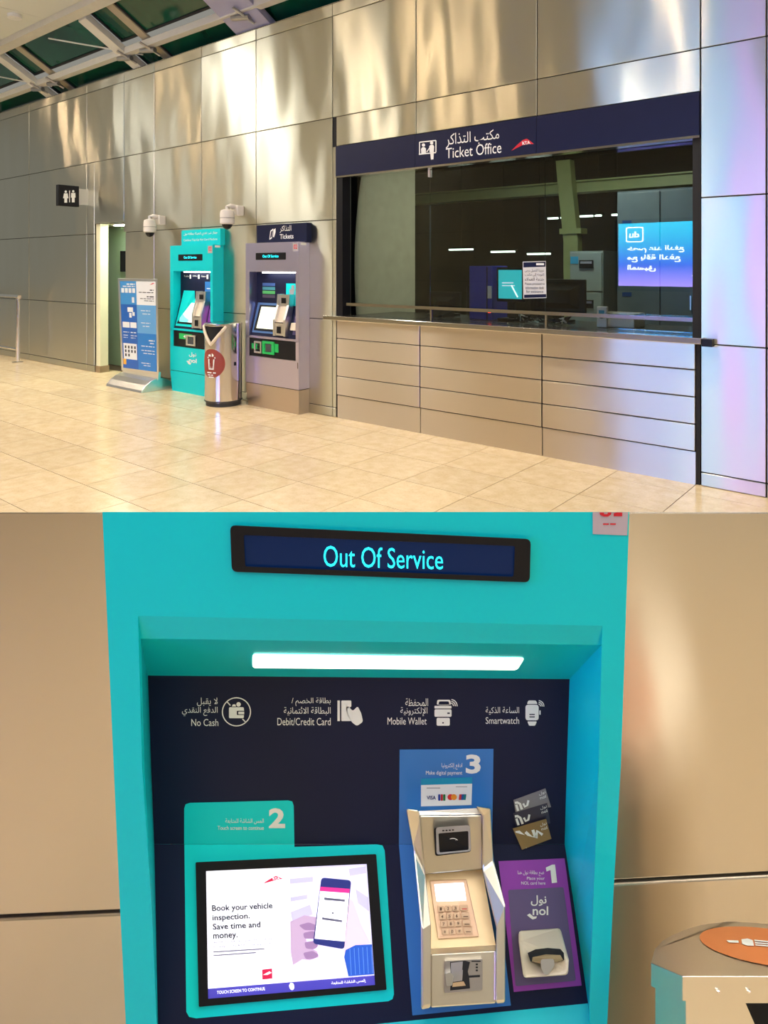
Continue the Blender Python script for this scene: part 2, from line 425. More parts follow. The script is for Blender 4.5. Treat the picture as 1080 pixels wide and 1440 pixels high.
for a, b in zip(edges[:-1], edges[1:]):
    for n0, n1 in ((1.1, 0.55), (0.55, -0.17), (-0.17, -0.78)):
        m0, m1 = n0 - 0.07, n1 + 0.07
        MB().hexa([(a + .08, m0, rz(m0) + .06), (b - .08, m0, rz(m0) + .06), (b - .08, m1, rz(m1) + .06), (a + .08, m1, rz(m1) + .06)],
                  [(a + .08, m0, rz(m0) + .08), (b - .08, m0, rz(m0) + .08), (b - .08, m1, rz(m1) + .08), (a + .08, m1, rz(m1) + .08)]).build('glass_pane', GREEN, ceil)
        fr = MB()
        for (p, q) in (((a + .06, m0), (b - .06, m0)), ((a + .06, m1), (b - .06, m1)), ((a + .08, m0), (a + .08, m1)), ((b - .08, m0), (b - .08, m1))):
            fr.tube([(p[0], p[1], rz(p[1]) + .05), (q[0], q[1], rz(q[1]) + .05)], 0.018, 6)
        fr.build('pane_gasket', BLACKM, ceil)
for s in (-10.25, -7.58, -9.7, -7.0, -5.05):                   # cast brackets and tie rods where purlin meets rafter
    n = -0.17; z = rz(n) - 0.09
    b = MB(); b.tube([(s - .12, n - .02, z - .02), (s + .14, n + .03, z - .05)], 0.035, 10); b.tube([(s + .05, n - .14, z + .03), (s + .12, n + .12, z - .10)], 0.018, 8)
    b.build('bracket', mat('dull steel bracket', (0.35, 0.34, 0.33), 0.35, 0.8), ceil, True)
MB().tube([(-8.6, -0.75, 4.88), (-7.3, -0.05, 4.56)], 0.012, 6).build('tie_rod', BEAMW, ceil)
MB().tube([(-11.3, -0.75, 4.88), (-10.0, -0.05, 4.56)], 0.012, 6).build('tie_rod', BEAMW, ceil)

# ---- hall lights: linear luminaires under the soffit
LAMPM = emitter('warm white tube', (1.0, 0.95, 0.86), LAMP)
HOUS = mat('luminaire housing', (0.7, 0.7, 0.68), 0.4)
LAMPN = emitter('white tube', (1.0, 0.95, 0.88), LAMP * 0.52)
def hall_light(s, n, ls, ln, label, dm=None):
    t = thing('ceiling_light', label, 'ceiling light', (s, n, 4.94), True, 'linear lights under the hall ceiling')
    MB().box((s - ls/2 - .03, n - ln/2 - .03, 4.94), (s + ls/2 + .03, n + ln/2 + .03, 5.02)).build('housing', HOUS, t)
    MB().box((s - ls/2, n - ln/2, 4.925), (s + ls/2, n + ln/2, 4.945)).build('diffuser', dm or LAMPM, t)
for s in (1.3, 2.9, 4.5, 6.0):  # unseen lights added to brighten the partition and near machine
    for n in (-2.2, -4.3, -6.4, -8.3): hall_light(s, n, 0.34, 1.3, 'added unseen ceiling light that brightens the near machine', LAMPN)
for s, n in ((-8.1, -2.5), (-9.0, -2.9)): hall_light(s, n, 0.5, 0.9, 'bright broad ceiling light mirrored high in the steel wall')
for s, n in ((-10.2, -5.2), (-9.6, -7.4), (-12.8, -3.4), (-13.2, -6.8), (-7.2, -5.0)): hall_light(s, n, 0.34, 1.3, 'broad ceiling light over the hall end with the rest rooms')
for s in (-12.0, -10.2, -8.4, -6.6, -4.8, -3.0, -1.2, 0.6):  # unseen downlights added to brighten the stone floor
    for n in (-1.3, -3.1):
        t = thing('downlight', 'added unseen downlight that brightens the stone floor along the steel wall', 'downlight', (s, n, 4.95), True, 'added downlights along the steel wall')
        MB().lathe((s, n, 4.97), [(0.07, 0.0), (0.09, 0.0), (0.09, 0.048), (0.07, 0.048)], 20).build('rim', HOUS, t)
        ld = bpy.data.lights.new('floor_fill_lamp', 'SPOT'); ld.energy = 460; ld.spot_size = math.radians(84); ld.spot_blend = 0.6; ld.shadow_soft_size = 0.06; ld.color = (1.0, 0.88, 0.70)
        lo = bpy.data.objects.new('floor_fill_lamp', ld); COL.objects.link(lo); lo.parent = t; lo.location = (0, 0, 0.03)
SPOT = emitter('warm spot', (1.0, 0.72, 0.45), 420.0)
for s0, n in ((-6.35, -3.2), (-3.25, -3.8), (-2.42, -3.4), (-1.85, -4.2), (-0.22, -3.6), (-9.6, -2.2)):
    s = s0 - (1.45 - s0) * (-n) / 5.42
    t = thing('spotlight', 'small round warm downlight in the hall ceiling', 'spotlight', (s, n, 4.95), True, 'warm downlights in the hall ceiling')
    MB().lathe((s, n, 4.962), [(0.05, 0.0), (0.054, 0.012), (0.054, 0.03)], 20).build('diffuser', SPOT, t)
    MB().lathe((s, n, 4.975), [(0.055, 0.0), (0.075, 0.0), (0.075, 0.044), (0.055, 0.044)], 20).build('rim', HOUS, t)

# ---- lit advertising screen on the opposite wall: its mirror image stands in the office glass
ad = thing('advertising_screen', 'large lit blue and purple advertising screen mirrored in the ticket office glass', 'screen', (-2.4, -9.1, 1.2))
AN = -8.6
def adm():
    m = bpy.data.materials.new('screen gradient'); m.use_nodes = True; nt = m.node_tree; b = nt.nodes['Principled BSDF']; N = nt.nodes.new; L = nt.links.new
    tc = N('ShaderNodeTexCoord'); sp = N('ShaderNodeSeparateXYZ'); L(tc.outputs['Object'], sp.inputs[0])
    r = N('ShaderNodeValToRGB'); mr = N('ShaderNodeMapRange'); mr.inputs[1].default_value = 0.0; mr.inputs[2].default_value = 1.28
    L(sp.outputs['Z'], mr.inputs[0]); L(mr.outputs[0], r.inputs['Fac'])
    e = r.color_ramp.elements; e[0].position = 0.0; e[0].color = s2l(165, 140, 252) + (1,); e[1].position = 1.0; e[1].color = s2l(0, 190, 235) + (1,)
    k = e.new(0.35); k.color = s2l(45, 95, 225) + (1,); k = e.new(0.7); k.color = s2l(5, 160, 225) + (1,)
    L(r.outputs['Color'], b.inputs['Emission Color']); b.inputs['Emission Strength'].default_value = 10.5
    b.inputs['Base Color'].default_value = (0.01, 0.01, 0.02, 1); b.inputs['Roughness'].default_value = 0.4
    return m
MB().box((-4.05, -9.17, 1.12), (-0.45, -8.62, 2.58)).build('housing', BLACK, ad)
MB().box((-3.97, -8.62, 1.22), (-0.53, AN, 2.50)).build('display', adm(), ad)
ADW = emitter('screen white', (0.85, 0.97, 1.0), 14.0)
ADC = emitter('screen cyan', s2l(40, 225, 250), 11.0)
def LA(x, y, off=0.0): return Vector((-3.97 + (3.44 - x * 3.44), AN + off, 2.50 - y * 1.28))   # x from the viewer's left, who faces it
def LAt(x, y, off=0.0): return LA(x, y, off)
lettering(ad, 'du', (0.875, 0.13, 0.935, 0.23), LA, 0.004, ADW, 1)
figure(ad, [[rr(rect(0.85, 0.06, 0.955, 0.30), 0.02), rr(rect(0.857, 0.075, 0.948, 0.285), 0.018)]], LA, 0.004, ADW, 'emblem')
lettering(ad, 'خصم عند الدفع', (0.62, 0.36, 0.945, 0.47), LA, 0.004, ADW, 1)
lettering(ad, 'مع باقة الدفع', (0.64, 0.50, 0.945, 0.62), LA, 0.004, ADW, 1)
lettering(ad, 'المسبق', (0.78, 0.66, 0.945, 0.77), LA, 0.004, ADW, 1)
lettering(ad, 'خصم', (0.51, 0.80, 0.58, 0.88), LA, 0.004, ADW, 1)
figure(ad, [[circ(0.50, 0.50, 0.072, 36, 0.30), circ(0.50, 0.50, 0.028, 36, 0.15)]], LA, 0.004, ADC, 'emblem')
lettering(ad, '%', (0.51, 0.08, 0.57, 0.30), LA, 0.008, ADW, 1)
figure(ad, [rect(0.08, 0.1, 0.36, 0.9)], LA, 0.004, emitter('screen violet', s2l(190, 150, 250), 11.5), 'print')

# ================================================================== TICKET OFFICE
sign = thing('ticket_office_sign', 'long navy fascia reading Ticket Office above the counter window', 'sign', (-3.66, 0, 2.57))
for a, b in ((-3.66, -2.60), (-2.60, -1.314), (-1.314, -0.005)):
    bevel(MB().box((a + .0015, -0.012, 2.57), (b - .0015, 0.10, 2.885)).build('fascia_board', NAVY, sign), 0.002, 1)
MB().box((-3.66, -0.008, 2.552), (-0.005, 0.10, 2.572)).build('edge_trim', STEELP, sign)
LS = LW(-0.012)
lettering(sign, 'مكتب التذاكر', [(627, 188), (702, 181), (702, 199), (627, 209)], LS, 0.002)
lettering(sign, 'Ticket Office', [(627, 208.5), (705, 199), (705, 215), (627, 223)], LS, 0.002)
pic = [stroke([(590, 200), (613, 197.5)], 1.6), stroke([(590, 200), (590, 216)], 1.4), stroke([(613, 197.5), (613, 214)], 1.4), stroke([(589, 217), (613, 214.5)], 1.6),
       circ(595.5, 204, 2.4, 14), [(592.4, 216), (592, 209.5), (594, 207), (597, 207), (599, 209), (599, 215.5)], stroke([(600, 214), (604, 208)], 1.3),
       circ(607, 201, 2.3, 14), [(604, 214), (603.5, 206), (605, 204), (609, 203.5), (610.5, 206), (610, 213), (609.5, 224), (606, 224.5), (605, 214)]]
figure(sign, pic, LS, 0.002, WHITE)
figure(sign, [[(719, 212), (727, 204), (735, 197), (741, 195), (751, 202.5), (743, 202.5), (735, 204), (727, 208)]], LS, 0.002, RED, 'emblem')
lettering(sign, 'RTA', [(734, 199.5), (745, 197.5), (746, 202.5), (735, 204)], LS, 0.004, WHITE, 1)

win = struct('window_1', 'dark glazed front of the ticket office')
GL = glass('office glass', (0.86, 0.90, 0.86), 0.055)
for a, b in ((-3.56, -2.52), (-2.52, -1.30), (-1.30, -0.02)):
    MB().box((a + .002, 0.118, 1.08), (b - .002, 0.128, 2.57)).build('pane', GL, win)
MB().box((-3.655, 0.0, 1.05), (-3.57, 0.13, 2.57)).build('jamb', BLACK, win)
MB().box((-0.06, 0.02, 1.05), (-0.004, 0.13, 2.57)).build('jamb', BLACKM, win)
MB().box((-2.53, 0.10, 2.48), (-2.51, 0.14, 2.55)).build('glass_clip', WPLAST, win)
rail = thing('guard_rail', 'slim polished metal rail running across the office window', 'rail', (-3.6, 0.06, 1.2))
MB().box((-3.57, 0.03, 1.195), (-0.06, 0.065, 1.225)).build('bar', STEELP, rail)
for s in (-2.45, -1.25): MB().box((s - .008, 0.035, 1.09), (s + .008, 0.06, 1.195)).build('post', STEELP, rail)

ctr = thing('service_counter', 'long brushed steel ticket counter below the office window', 'counter', (-3.64, 0, 0))
bevel(MB().box((-3.76, -0.10, 1.045), (0.03, -0.002, 1.09)).build('front_ledge', STEELP, ctr), 0.004)
MB().box((-3.57, -0.002, 1.045), (-0.005, 0.95, 1.088)).build('countertop', mat('dark counter laminate', (0.05, 0.045, 0.04), 0.25), ctr)
MB().box((0.03, -0.085, 1.03), (0.10, -0.02, 1.085)).build('bracket', BLACK, ctr)
MB().box((-3.65, 0.012, 0.0), (-0.005, 0.10, 1.045)).build('carcass', DARK, ctr)
CV = [-3.645, -2.545, -1.262, -0.03]
ZC = [0.245, 0.445, 0.645, 0.845, 1.04]
for a, b in zip(CV[:-1], CV[1:]):
    MB().box((a + .004, 0.0, 0.0), (b - .004, 0.014, 0.24)).build('kick_plate', STEELR, ctr)
    for z0, z1 in zip(ZC[:-1], ZC[1:]):
        bevel(MB().box((a + .005, -0.012, z0 + .005), (b - .005, 0.012, z1 - .003)).build('slat', STEELR, ctr), 0.004, 2)

# office room
OW = mat('office wall paint', s2l(205, 198, 170), 0.6); OD = mat('dimmed office tone', s2l(34, 36, 30), 0.6); OG = mat('pale green steelwork', s2l(158, 168, 112), 0.45)  # the dark office tone paints the lack of light onto the walls
MB_ = MB
def st(name, label, mb, m, base=(0, 0, 0)): 
    o = mb.single(name, m, base, True); tag(o, label, kind='structure'); return o
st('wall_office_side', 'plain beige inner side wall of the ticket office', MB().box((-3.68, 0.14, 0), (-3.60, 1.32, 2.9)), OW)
st('wall_office_back', 'shade toned back wall of the ticket office', MB().box((-9.0, 5.4, 0), (4, 5.5, 3.4)), OD)
st('wall_office_right', 'shade toned inner wall behind the cabinet of the ticket office', MB().box((0.06, 0.14, 0), (0.14, 5.4, 3.4)), OD)
st('ceiling_office', 'shade toned ceiling of the ticket office', MB().box((-9.0, 0.14, 3.4), (4, 5.5, 3.5)), OD)
sb = thing('office_beam', 'pale green steel beam crossing the dark ticket office', 'beam', (-3, 3.5, 2.6))
MB().box((-6.0, 3.45, 2.61), (0.05, 3.60, 2.75)).build('web', OG, sb); MB().box((-6.0, 3.40, 2.60), (0.05, 3.65, 2.622)).build('flange', OG, sb)
MB().box((-6.0, 3.40, 2.74), (0.05, 3.65, 2.76)).build('flange', OG, sb)
sc_ = thing('office_column', 'pale green curved steel column behind the filing cabinet', 'column', (-2.6, 3.3, 0))
cp = [on_wall(x, y, 3.32) for x, y in ((794, 226), (797, 262), (801, 300), (805, 340), (805, 376), (806, 420))]
cmb = MB()
for p, q in zip(cp[:-1], cp[1:]):
    cmb.hexa([(p.x - .10, 3.26, p.z), (p.x + .10, 3.26, p.z), (p.x + .10, 3.40, p.z), (p.x - .10, 3.40, p.z)], [(q.x - .10, 3.26, q.z), (q.x + .10, 3.26, q.z), (q.x + .10, 3.40, q.z), (q.x - .10, 3.40, q.z)])
cmb.box((cp[-1].x - .1, 3.26, 0), (cp[-1].x + .1, 3.40, cp[-1].z)); cmb.build('shaft', OG, sc_)
p = on_wall(803, 325, 3.25); MB().box((p.x - .15, 3.22, p.z - .035), (p.x + .15, 3.42, p.z + .035)).build('collar', OG, sc_)
OLM = emitter('reflected lamp strip', (0.85, 1.0, 0.9), 3.0)  # lamp reflections in the glass, built as lit tubes inside the office
for (x0, y0, x1, y1, n) in ((770, 307, 783, 306, 5.0), (788, 306, 796, 305, 5.2), (815, 304, 832, 303, 4.6), (836, 303, 844, 302.5, 4.8), (860, 302, 872, 301, 4.4), (631, 351, 663, 353, 4.4), (690, 354, 722, 356, 4.4), (741, 357, 772, 359, 4.4)):
    a, b = on_wall(x0, y0, n), on_wall(x1, y1, n)
    t = thing('lamp_reflection', ('short lamp reflection built as a hanging tube near the pale green column' if y0 < 320 else 'long lamp reflection built as a hanging tube above the blue printing unit and notice'), 'light', (a.x, n, a.z), True, 'lamp reflections built as tubes in the ticket office')
    MB().box((a.x, n, a.z - .015), (b.x, n + .06, a.z + .01)).build('tube', OLM, t); MB().box((a.x - .02, n - .02, a.z + .01), (b.x + .02, n + .10, a.z + .04)).build('housing', OD, t)
    MB().tube([((a.x + b.x) / 2, n + .04, a.z + .04), ((a.x + b.x) / 2, n + .04, 3.4)], 0.006, 6).build('hanger', OD, t)
ol = thing('added_office_light', 'added unseen ceiling light that brightens the ticket office', 'ceiling light', (-1.6, 1.2, 3.36))  # unseen lamp added to brighten the office interior
MB().box((-1.9, 0.9, 3.34), (-1.3, 1.5, 3.36)).build('diffuser', emitter('office fill lamp', (0.95, 1.0, 0.90), 34.0), ol); MB().box((-1.93, 0.87, 3.36), (-1.27, 1.53, 3.40)).build('housing', HOUS, ol)
# furniture
GREYC = mat('grey cabinet enamel', s2l(128, 140, 138), 0.45); GREYD = mat('blue grey cabinet enamel', s2l(84, 98, 106), 0.45); CYL = mat('cyan tag', s2l(20, 140, 180), 0.5)
fc = thing('filing_cabinet', 'grey metal filing cabinet with cyan drawer tags beside the tall cupboard', 'cabinet', (-1.88, 1.9, 0))
MB().box((-1.88, 1.905, 0.0), (-1.50, 2.4, 1.78)).build('body', GREYC, fc)
for k in range(4):
    z1 = 1.76 - k * 0.435; z0 = z1 - 0.42
    d = bevel(MB().box((-1.87, 1.885, z0), (-1.51, 1.907, z1)).build('drawer', GREYC, fc), 0.004)
    MB().box((-1.76, 1.872, z1 - .17), (-1.60, 1.888, z1 - .08)).build('handle', BLACK, d)
    MB().box((-1.745, 1.868, z1 - .12), (-1.615, 1.874, z1 - .095)).build('handle_lip', ALU, d)
    if k < 2: MB().box((-1.865, 1.88, z1 - .12), (-1.775, 1.886, z1 - .04)).build('tag', CYL, d)
tc_ = thing('tall_cupboard', 'tall blue grey two door office cupboard reaching above the other furniture', 'cupboard', (-1.4, 2.05, 0))
MB().box((-1.40, 2.05, 0.0), (-0.34, 2.5, 2.42)).build('body', GREYD, tc_)
for a, b in ((-1.39, -0.945), (-0.935, -0.35)):
    d = bevel(MB().box((a, 2.03, 0.05), (b, 2.052, 2.40)).build('door', GREYD, tc_), 0.004)
for (x0, y0, x1, y1) in ((875, 310, 888, 315), (875, 411, 888, 417)):
    plate(tc_, 'tag', rect(x0, y0, x1, y1), LW(2.03), 0.004, 0.0, mat('blue tag', s2l(20, 60, 120), 0.5))
plate(tc_, 'handle', rect(970, 416, 972, 436), LW(2.03), 0.02, 0.0, ALU)

kb = thing('ticket_printer_tower', 'upright blue and black ticket printing unit standing on the counter behind glass', 'printer', (-2.3, 0.5, 1.09))
BLUEB = mat('royal blue casing', s2l(34, 44, 150), 0.4)
a = on_wall(660, 374, 0.45); b = on_wall(692, 452, 0.45)
bevel(MB().box((a.x, 0.45, 1.09), (b.x, 0.75, a.z)).build('casing', BLUEB, kb), 0.006)
MB().box((b.x - .06, 0.445, 1.092), (b.x - .05, 0.455, a.z - .01)).build('seam', BLACK, kb)
MB().box((b.x - .045, 0.44, 1.30), (b.x - .005, 0.452, 1.42)).build('tag', WPLAST, kb)
MB().box((b.x - .035, 0.43, 1.16), (b.x - .015, 0.452, 1.18)).build('indicator', emitter('red pilot', (1, .05, .02), 3), kb)
def monitor(name, label, s0, s1, z0, z1, n, back, scr=None, group=None):
    t = thing(name, label, 'monitor', ((s0 + s1) / 2, n, 1.09), True, group)
    bevel(MB().box((s0, n, z0), (s1, n + .035, z1)).build('casing', BLACK, t), 0.008)
    if scr: MB().box((s0 + .025, n - .004, z0 + .03), (s1 - .025, n + .002, z1 - .025)).build('display', scr, t)
    c = (s0 + s1) / 2
    MB().box((c - .03, n + .03, 1.11), (c + .03, n + .06, (z0 + z1) / 2)).build('stand', BLACK, t)
    bevel(MB().box((c - .12, n - .04, 1.09), (c + .12, n + .14, 1.112)).build('foot', BLACK, t), 0.006)
    if back:
        b = MB(); b.hexa([(s0 + .06, n, z0 + .05), (s1 - .06, n, z0 + .05), (s1 - .06, n, z1 - .05), (s0 + .06, n, z1 - .05)], [(s0 + .13, n - .04, z0 + .1), (s1 - .13, n - .04, z0 + .1), (s1 - .13, n - .04, z1 - .1), (s0 + .13, n - .04, z1 - .1)])
        b.build('rear_cover', BLACK, t)
    return t
m1 = monitor('customer_display', 'small monitor with lit turquoise screen beside the blue printing unit', -2.0, -1.70, 1.27, 1.60, 0.5, False, emitter('turquoise screen', s2l(40, 165, 175), 0.9))
LM = LW(0.495)
figure(m1, [rect(706, 397, 722, 398.5), rect(706, 401, 724, 402.3)], LM, 0.004, emitter('screen pink', s2l(200, 200, 215), 0.9), 'print')
figure(m1, [stroke([(719, 401), (728, 418)], 2)], LM, 0.006, emitter('screen lines', (0.9, 1, 1), 0.9), 'print')
monitor('office_monitor', 'black flat monitor seen from the rear behind the notice on the glass', -1.70, -1.15, 1.17, 1.49, 0.62, True)
monitor('office_monitor', 'low black monitor standing left of the blue printing unit', -2.95, -2.55, 1.14, 1.34, 0.7, True)
nt_ = thing('paper_notice', 'white paper notice with blue header fixed on the office glass', 'notice', (-1.52, 0.11, 1.33))
LN = LW(0.116)
plate(nt_, 'sheet', [(735, 368), (767.5, 367), (768.5, 419), (736, 420)], LN, 0.002, 0.0, mat('paper', (0.62, 0.62, 0.62), 0.6))
figure(nt_, [[(736, 369), (767, 368), (767, 375), (736, 376)], [(737, 414.5), (768, 413.5), (768, 418), (737, 419)]], LN, 0.003, NAVY, 'print')
INK = mat('dark print', (0.03, 0.03, 0.04), 0.6)
figure(nt_, [rect(754, 370, 765, 373)], LN, 0.004, WHITE, 'print')
for k, s in enumerate(('عزيزنا العميل يرجى', 'التوجه إلى مكتب', 'خدمة العملاء')): lettering(nt_, s, (738, 378 + k * 6.0, 765, 383 + k * 6.0), LN, 0.004, INK)
for k, s in enumerate(('Please proceed to', 'information desk', 'for assistance')): lettering(nt_, s, (738 + k, 397.5 + k * 5.2, 766 - k, 401.5 + k * 5.2), LN, 0.004, INK)
bx_ = thing('paper_box', 'open white cardboard tray at the right end of the counter', 'box', (-0.95, 0.5, 1.09))
a = on_wall(843, 446, 0.4); b = on_wall(892, 463, 0.4)
bw = MB(); s0, s1 = a.x, b.x
for q in (((s0, .40, 1.09), (s1, .41, 1.21)), ((s0, .64, 1.09), (s1, .65, 1.21)), ((s0, .40, 1.09), (s0 + .01, .65, 1.21)), ((s1 - .01, .40, 1.09), (s1, .65, 1.21)), ((s0, .40, 1.09), (s1, .65, 1.10))): bw.box(*q)
bw.build('tray', WPLAST, bx_)
cd = thing('card_holder', 'small white card holder with blue card next to the white tray', 'card holder', (-1.05, 0.35, 1.09))
a = on_wall(839, 431, 0.33); b = on_wall(853, 443, 0.33)
bevel(MB().box((a.x, .33, 1.09), (b.x, .37, a.z)).build('stand', WPLAST, cd), 0.005)
MB().box((a.x + .02, .325, a.z - .06), (b.x - .02, .331, a.z - .03)).build('card', CYL, cd)
MB().box((a.x + .03, .325, a.z - .10), (b.x - .03, .331, a.z - .07)).build('card', INK, cd)
for k, (x, n, l) in enumerate(((-1.62, 0.36, 'tangled black cable heap beside the monitor foot'), (-1.30, 0.34, 'tangled black cable heap near the white tray'))):
    t = thing('cable_heap', l, 'cables', (x, n, 1.09), True, None); rnd = random.Random(k)
    for c in range(4):
        pts = [(x + rnd.uniform(-.16, .16), n + rnd.uniform(-.06, .08), 1.10 + (0.03 + 0.05 * rnd.random() if i % 2 else 0.004)) for i in range(7)]
        MB().tube(pts, 0.007, 6).build('cable', BLACK if c else WPLAST, t, True)
ph = thing('desk_telephone', 'black desk telephone on the counter between the printing unit and cables', 'telephone', (-2.62, 0.5, 1.09))
bevel(MB().prism([(0.42, 1.09), (0.64, 1.09), (0.64, 1.16), (0.42, 1.115)], 0, -2.80, -2.58).build('base', BLACK, ph), 0.006)
MB().tube([(-2.78, .45, 1.15), (-2.78, .50, 1.175), (-2.78, .57, 1.18), (-2.78, .62, 1.175)], 0.022, 8).build('handset', BLACK, ph, True)
ch = thing('office_chair', 'dark office chair standing behind the counter', 'chair', (-2.9, 1.6, 0))
bevel(MB().box((-3.15, 1.75, 0.75), (-2.7, 1.80, 1.38)).build('backrest', BLACK, ch), 0.03, 3)
bevel(MB().box((-3.15, 1.30, 0.52), (-2.7, 1.75, 0.60)).build('seat', BLACK, ch), 0.03, 3)
MB().tube([(-2.92, 1.77, 0.56), (-2.92, 1.79, 0.9)], 0.025, 8).build('back_post', BLACK, ch)
MB().tube([(-2.92, 1.5, 0.1), (-2.92, 1.5, 0.53)], 0.03, 10).build('gas_lift', BLACK, ch)
for k in range(5):
    t = k * 2 * math.pi / 5; MB().tube([(-2.92, 1.5, 0.10), (-2.92 + .28 * math.cos(t), 1.5 + .28 * math.sin(t), 0.03)], 0.02, 8).build('leg', BLACK, ch)

# ================================================================== REST ROOM DOORWAY
GRN = mat('pale green paint', s2l(196, 224, 188), 0.45, var=0.02, scale=2); IV = mat('ivory paint', s2l(226, 222, 190), 0.5, var=0.02, scale=2)
st('wall_corridor_return', 'ivory return wall at the rest room doorway', MB().box((-8.80, 0.03, 0.10), (-8.60, 0.16, 2.26)), IV)
st('wall_corridor', 'pale green wall inside the rest room doorway', MB().box((-10.5, 0.62, 0), (-6.6, 0.70, 2.30)), GRN)
st('wall_corridor_end', 'pale green end wall of the rest room corridor', MB().box((-7.0, 0.16, 0), (-6.9, 0.62, 2.30)), GRN)
st('ceiling_corridor', 'white ceiling of the rest room corridor', MB().box((-10.5, 0.15, 2.262), (-6.6, 0.70, 2.32)), IV)
st('baseboard_corridor', 'tan skirting at the foot of the ivory return wall', MB().box((-8.81, 0.02, 0.0), (-8.59, 0.17, 0.10)), mat('tan skirting', s2l(150, 128, 96), 0.5))
dr = struct('door_1', 'pale green rest room door with a black plate')
MB().box((-8.62, 0.585, 0.0), (-7.5, 0.60, 2.05)).build('leaf', GRN, dr)
for q in (((-8.72, 0.575, 0), (-8.62, 0.62, 2.15)), ((-8.62, 0.575, 2.05), (-7.5, 0.62, 2.15))): MB().box(*q).build('frame', GRN, dr)
MB().box((-8.62, 0.57, 0.0), (-7.5, 0.588, 0.28)).build('kick_board', mat('mid green paint', s2l(130, 165, 120), 0.45), dr)
plate(dr, 'sign_plate', rect(169, 353, 181, 382), LW(0.585), 0.01, 0.0, BLACKM)
cl = thing('added_corridor_light', 'added unseen lamp that brightens the rest room corridor', 'ceiling light', (-8.2, 0.4, 2.2))  # unseen lamp added to brighten the corridor and its door
MB().box((-8.5, 0.19, 2.235), (-7.2, 0.33, 2.25)).build('diffuser', emitter('corridor fill lamp', (0.95, 1.0, 0.85), 34), cl)
MB().box((-8.53, 0.17, 2.245), (-7.17, 0.35, 2.256)).build('housing', WPLAST, cl)
# ================================================================== THINGS ALONG THE WALL
rs = thing('restroom_sign', 'square black rest room sign box standing out from the steel wall on a bracket', 'sign', (-8.88, 0, 2.4))
PS = side(-8.88)
bevel(MB().box((-8.96, -0.475, 2.52), (-8.88, -0.155, 2.835)).build('box', BLACK, rs), 0.006)
MB().box((-8.94, -0.155, 2.56), (-8.90, -0.001, 2.80)).build('bracket', ALU, rs)
def man(cx, y, k, skirt):
    return [circ(cx, y + 1.6 * k, 1.3 * k, 14), ([(cx - 2*k, y + 3.4*k), (cx + 2*k, y + 3.4*k), (cx + 3*k, y + 9*k), (cx + 1.6*k, y + 9*k), (cx + 1.6*k, y + 14*k), (cx - 1.6*k, y + 14*k), (cx - 1.6*k, y + 9*k), (cx - 3*k, y + 9*k)] if skirt
             else [(cx - 2.3*k, y + 3.4*k), (cx + 2.3*k, y + 3.4*k), (cx + 2.6*k, y + 8.6*k), (cx + 1.6*k, y + 8.8*k), (cx + 1.5*k, y + 14*k), (cx - 1.5*k, y + 14*k), (cx - 1.6*k, y + 8.8*k), (cx - 2.6*k, y + 8.6*k)])]
figure(rs, man(92.5, 267.5, 1.25, True) + man(103, 267, 1.25, False) + [rect(97.3, 268, 98.4, 284.5)], PS, 0.003, WHITE)

def cctv(s, z, r, label):
    t = thing('security_camera', label, 'security camera', (s, 0, z), True, None)
    bevel(MB().box((s - .04, -0.10, z + .05), (s + .06, 0.0, z + .17)).build('wall_mount', WPLAST, t), 0.01)
    MB().tube([(s, -0.05, z + .15), (s, -0.16, z + .16), (s, -0.20, z + .145), (s, -0.205, z + .10)], 0.03, 12).build('arm', WPLAST, t, True)
    c = (s, -0.205, z)
    MB().lathe(c, [(0.045, 0.115), (0.075, 0.105), (r, 0.07), (r, -0.045), (r - .012, -0.06)], 32).build('housing', WPLAST, t, True)
    MB().lathe(c, [(r - .02, -0.055), (r - .03, -0.085), (r - .05, -0.11), (0.0, -0.122)], 32).build('lens_dome', BLACK, t, True)
    MB().lathe(c, [(r + .002, 0.02), (r + .003, 0.015), (r + .002, 0.01)], 32).build('seam', mat('grey seam', (.4, .38, .35), .5), t)
cctv(-6.88, 2.125, 0.082, 'white dome security camera beside the tall poster stand, on the steel wall')
cctv(-5.24, 2.17, 0.085, 'white dome security camera between the teal and grey ticket machines')

hr = thing('handrail', 'tubular steel handrail standing on the floor by the rest rooms', 'handrail', (-10.72, -0.26, 0))
MB().tube([(-13.4, -.26, 1.11), (-10.74, -.26, 1.11), (-10.70, -.26, 1.10)], 0.034, 14).build('top_rail', STEELP, hr, True)
MB().tube([(-13.4, -.26, 0.22), (-10.76, -.26, 0.22)], 0.022, 12).build('lower_rail', STEELP, hr, True)
for s in (-10.76, -12.9):
    p = MB().tube([(s, -.26, 0.01), (s, -.26, 1.10)], 0.03, 14).build('post', STEELP, hr, True)
    MB().lathe((s, -.26, 0), [(0.09, 0.0), (0.09, 0.012), (0.04, 0.02)], 20).build('base_flange', STEELP, p)

# ---- poster stand
ps = thing('poster_stand', 'free standing blue information poster in an aluminium frame on a curved grey foot', 'poster stand', (-7.0, -0.27, 0))
prof = [(-0.53, 0.0), (-0.52, 0.03), (-0.46, 0.09), (-0.39, 0.135), (-0.31, 0.16), (-0.23, 0.16), (-0.15, 0.135), (-0.08, 0.09), (-0.001, 0.03), (-0.01, 0.0)]
bevel(MB().prism(prof, 0, -7.42, -6.56).build('foot', ALU, ps), 0.004)
PN = -0.30
LP = LW(PN)
def fx(px0, py0):                                  # crop measurements of the poster (4.5 times enlarged)
    return (px0 / 4.5, 240 + py0 / 4.5)
TL, TR, BR, BL = (165.5, 391.3), (221.5, 392.0), (223.3, 527.5), (170.8, 520.5)
plate(ps, 'frame', [TL, TR, BR, BL], LP, 0.0, -0.045, ALU, 0.004)
pL = on_wall(*BL, PN); pR = on_wall(*BR, PN)
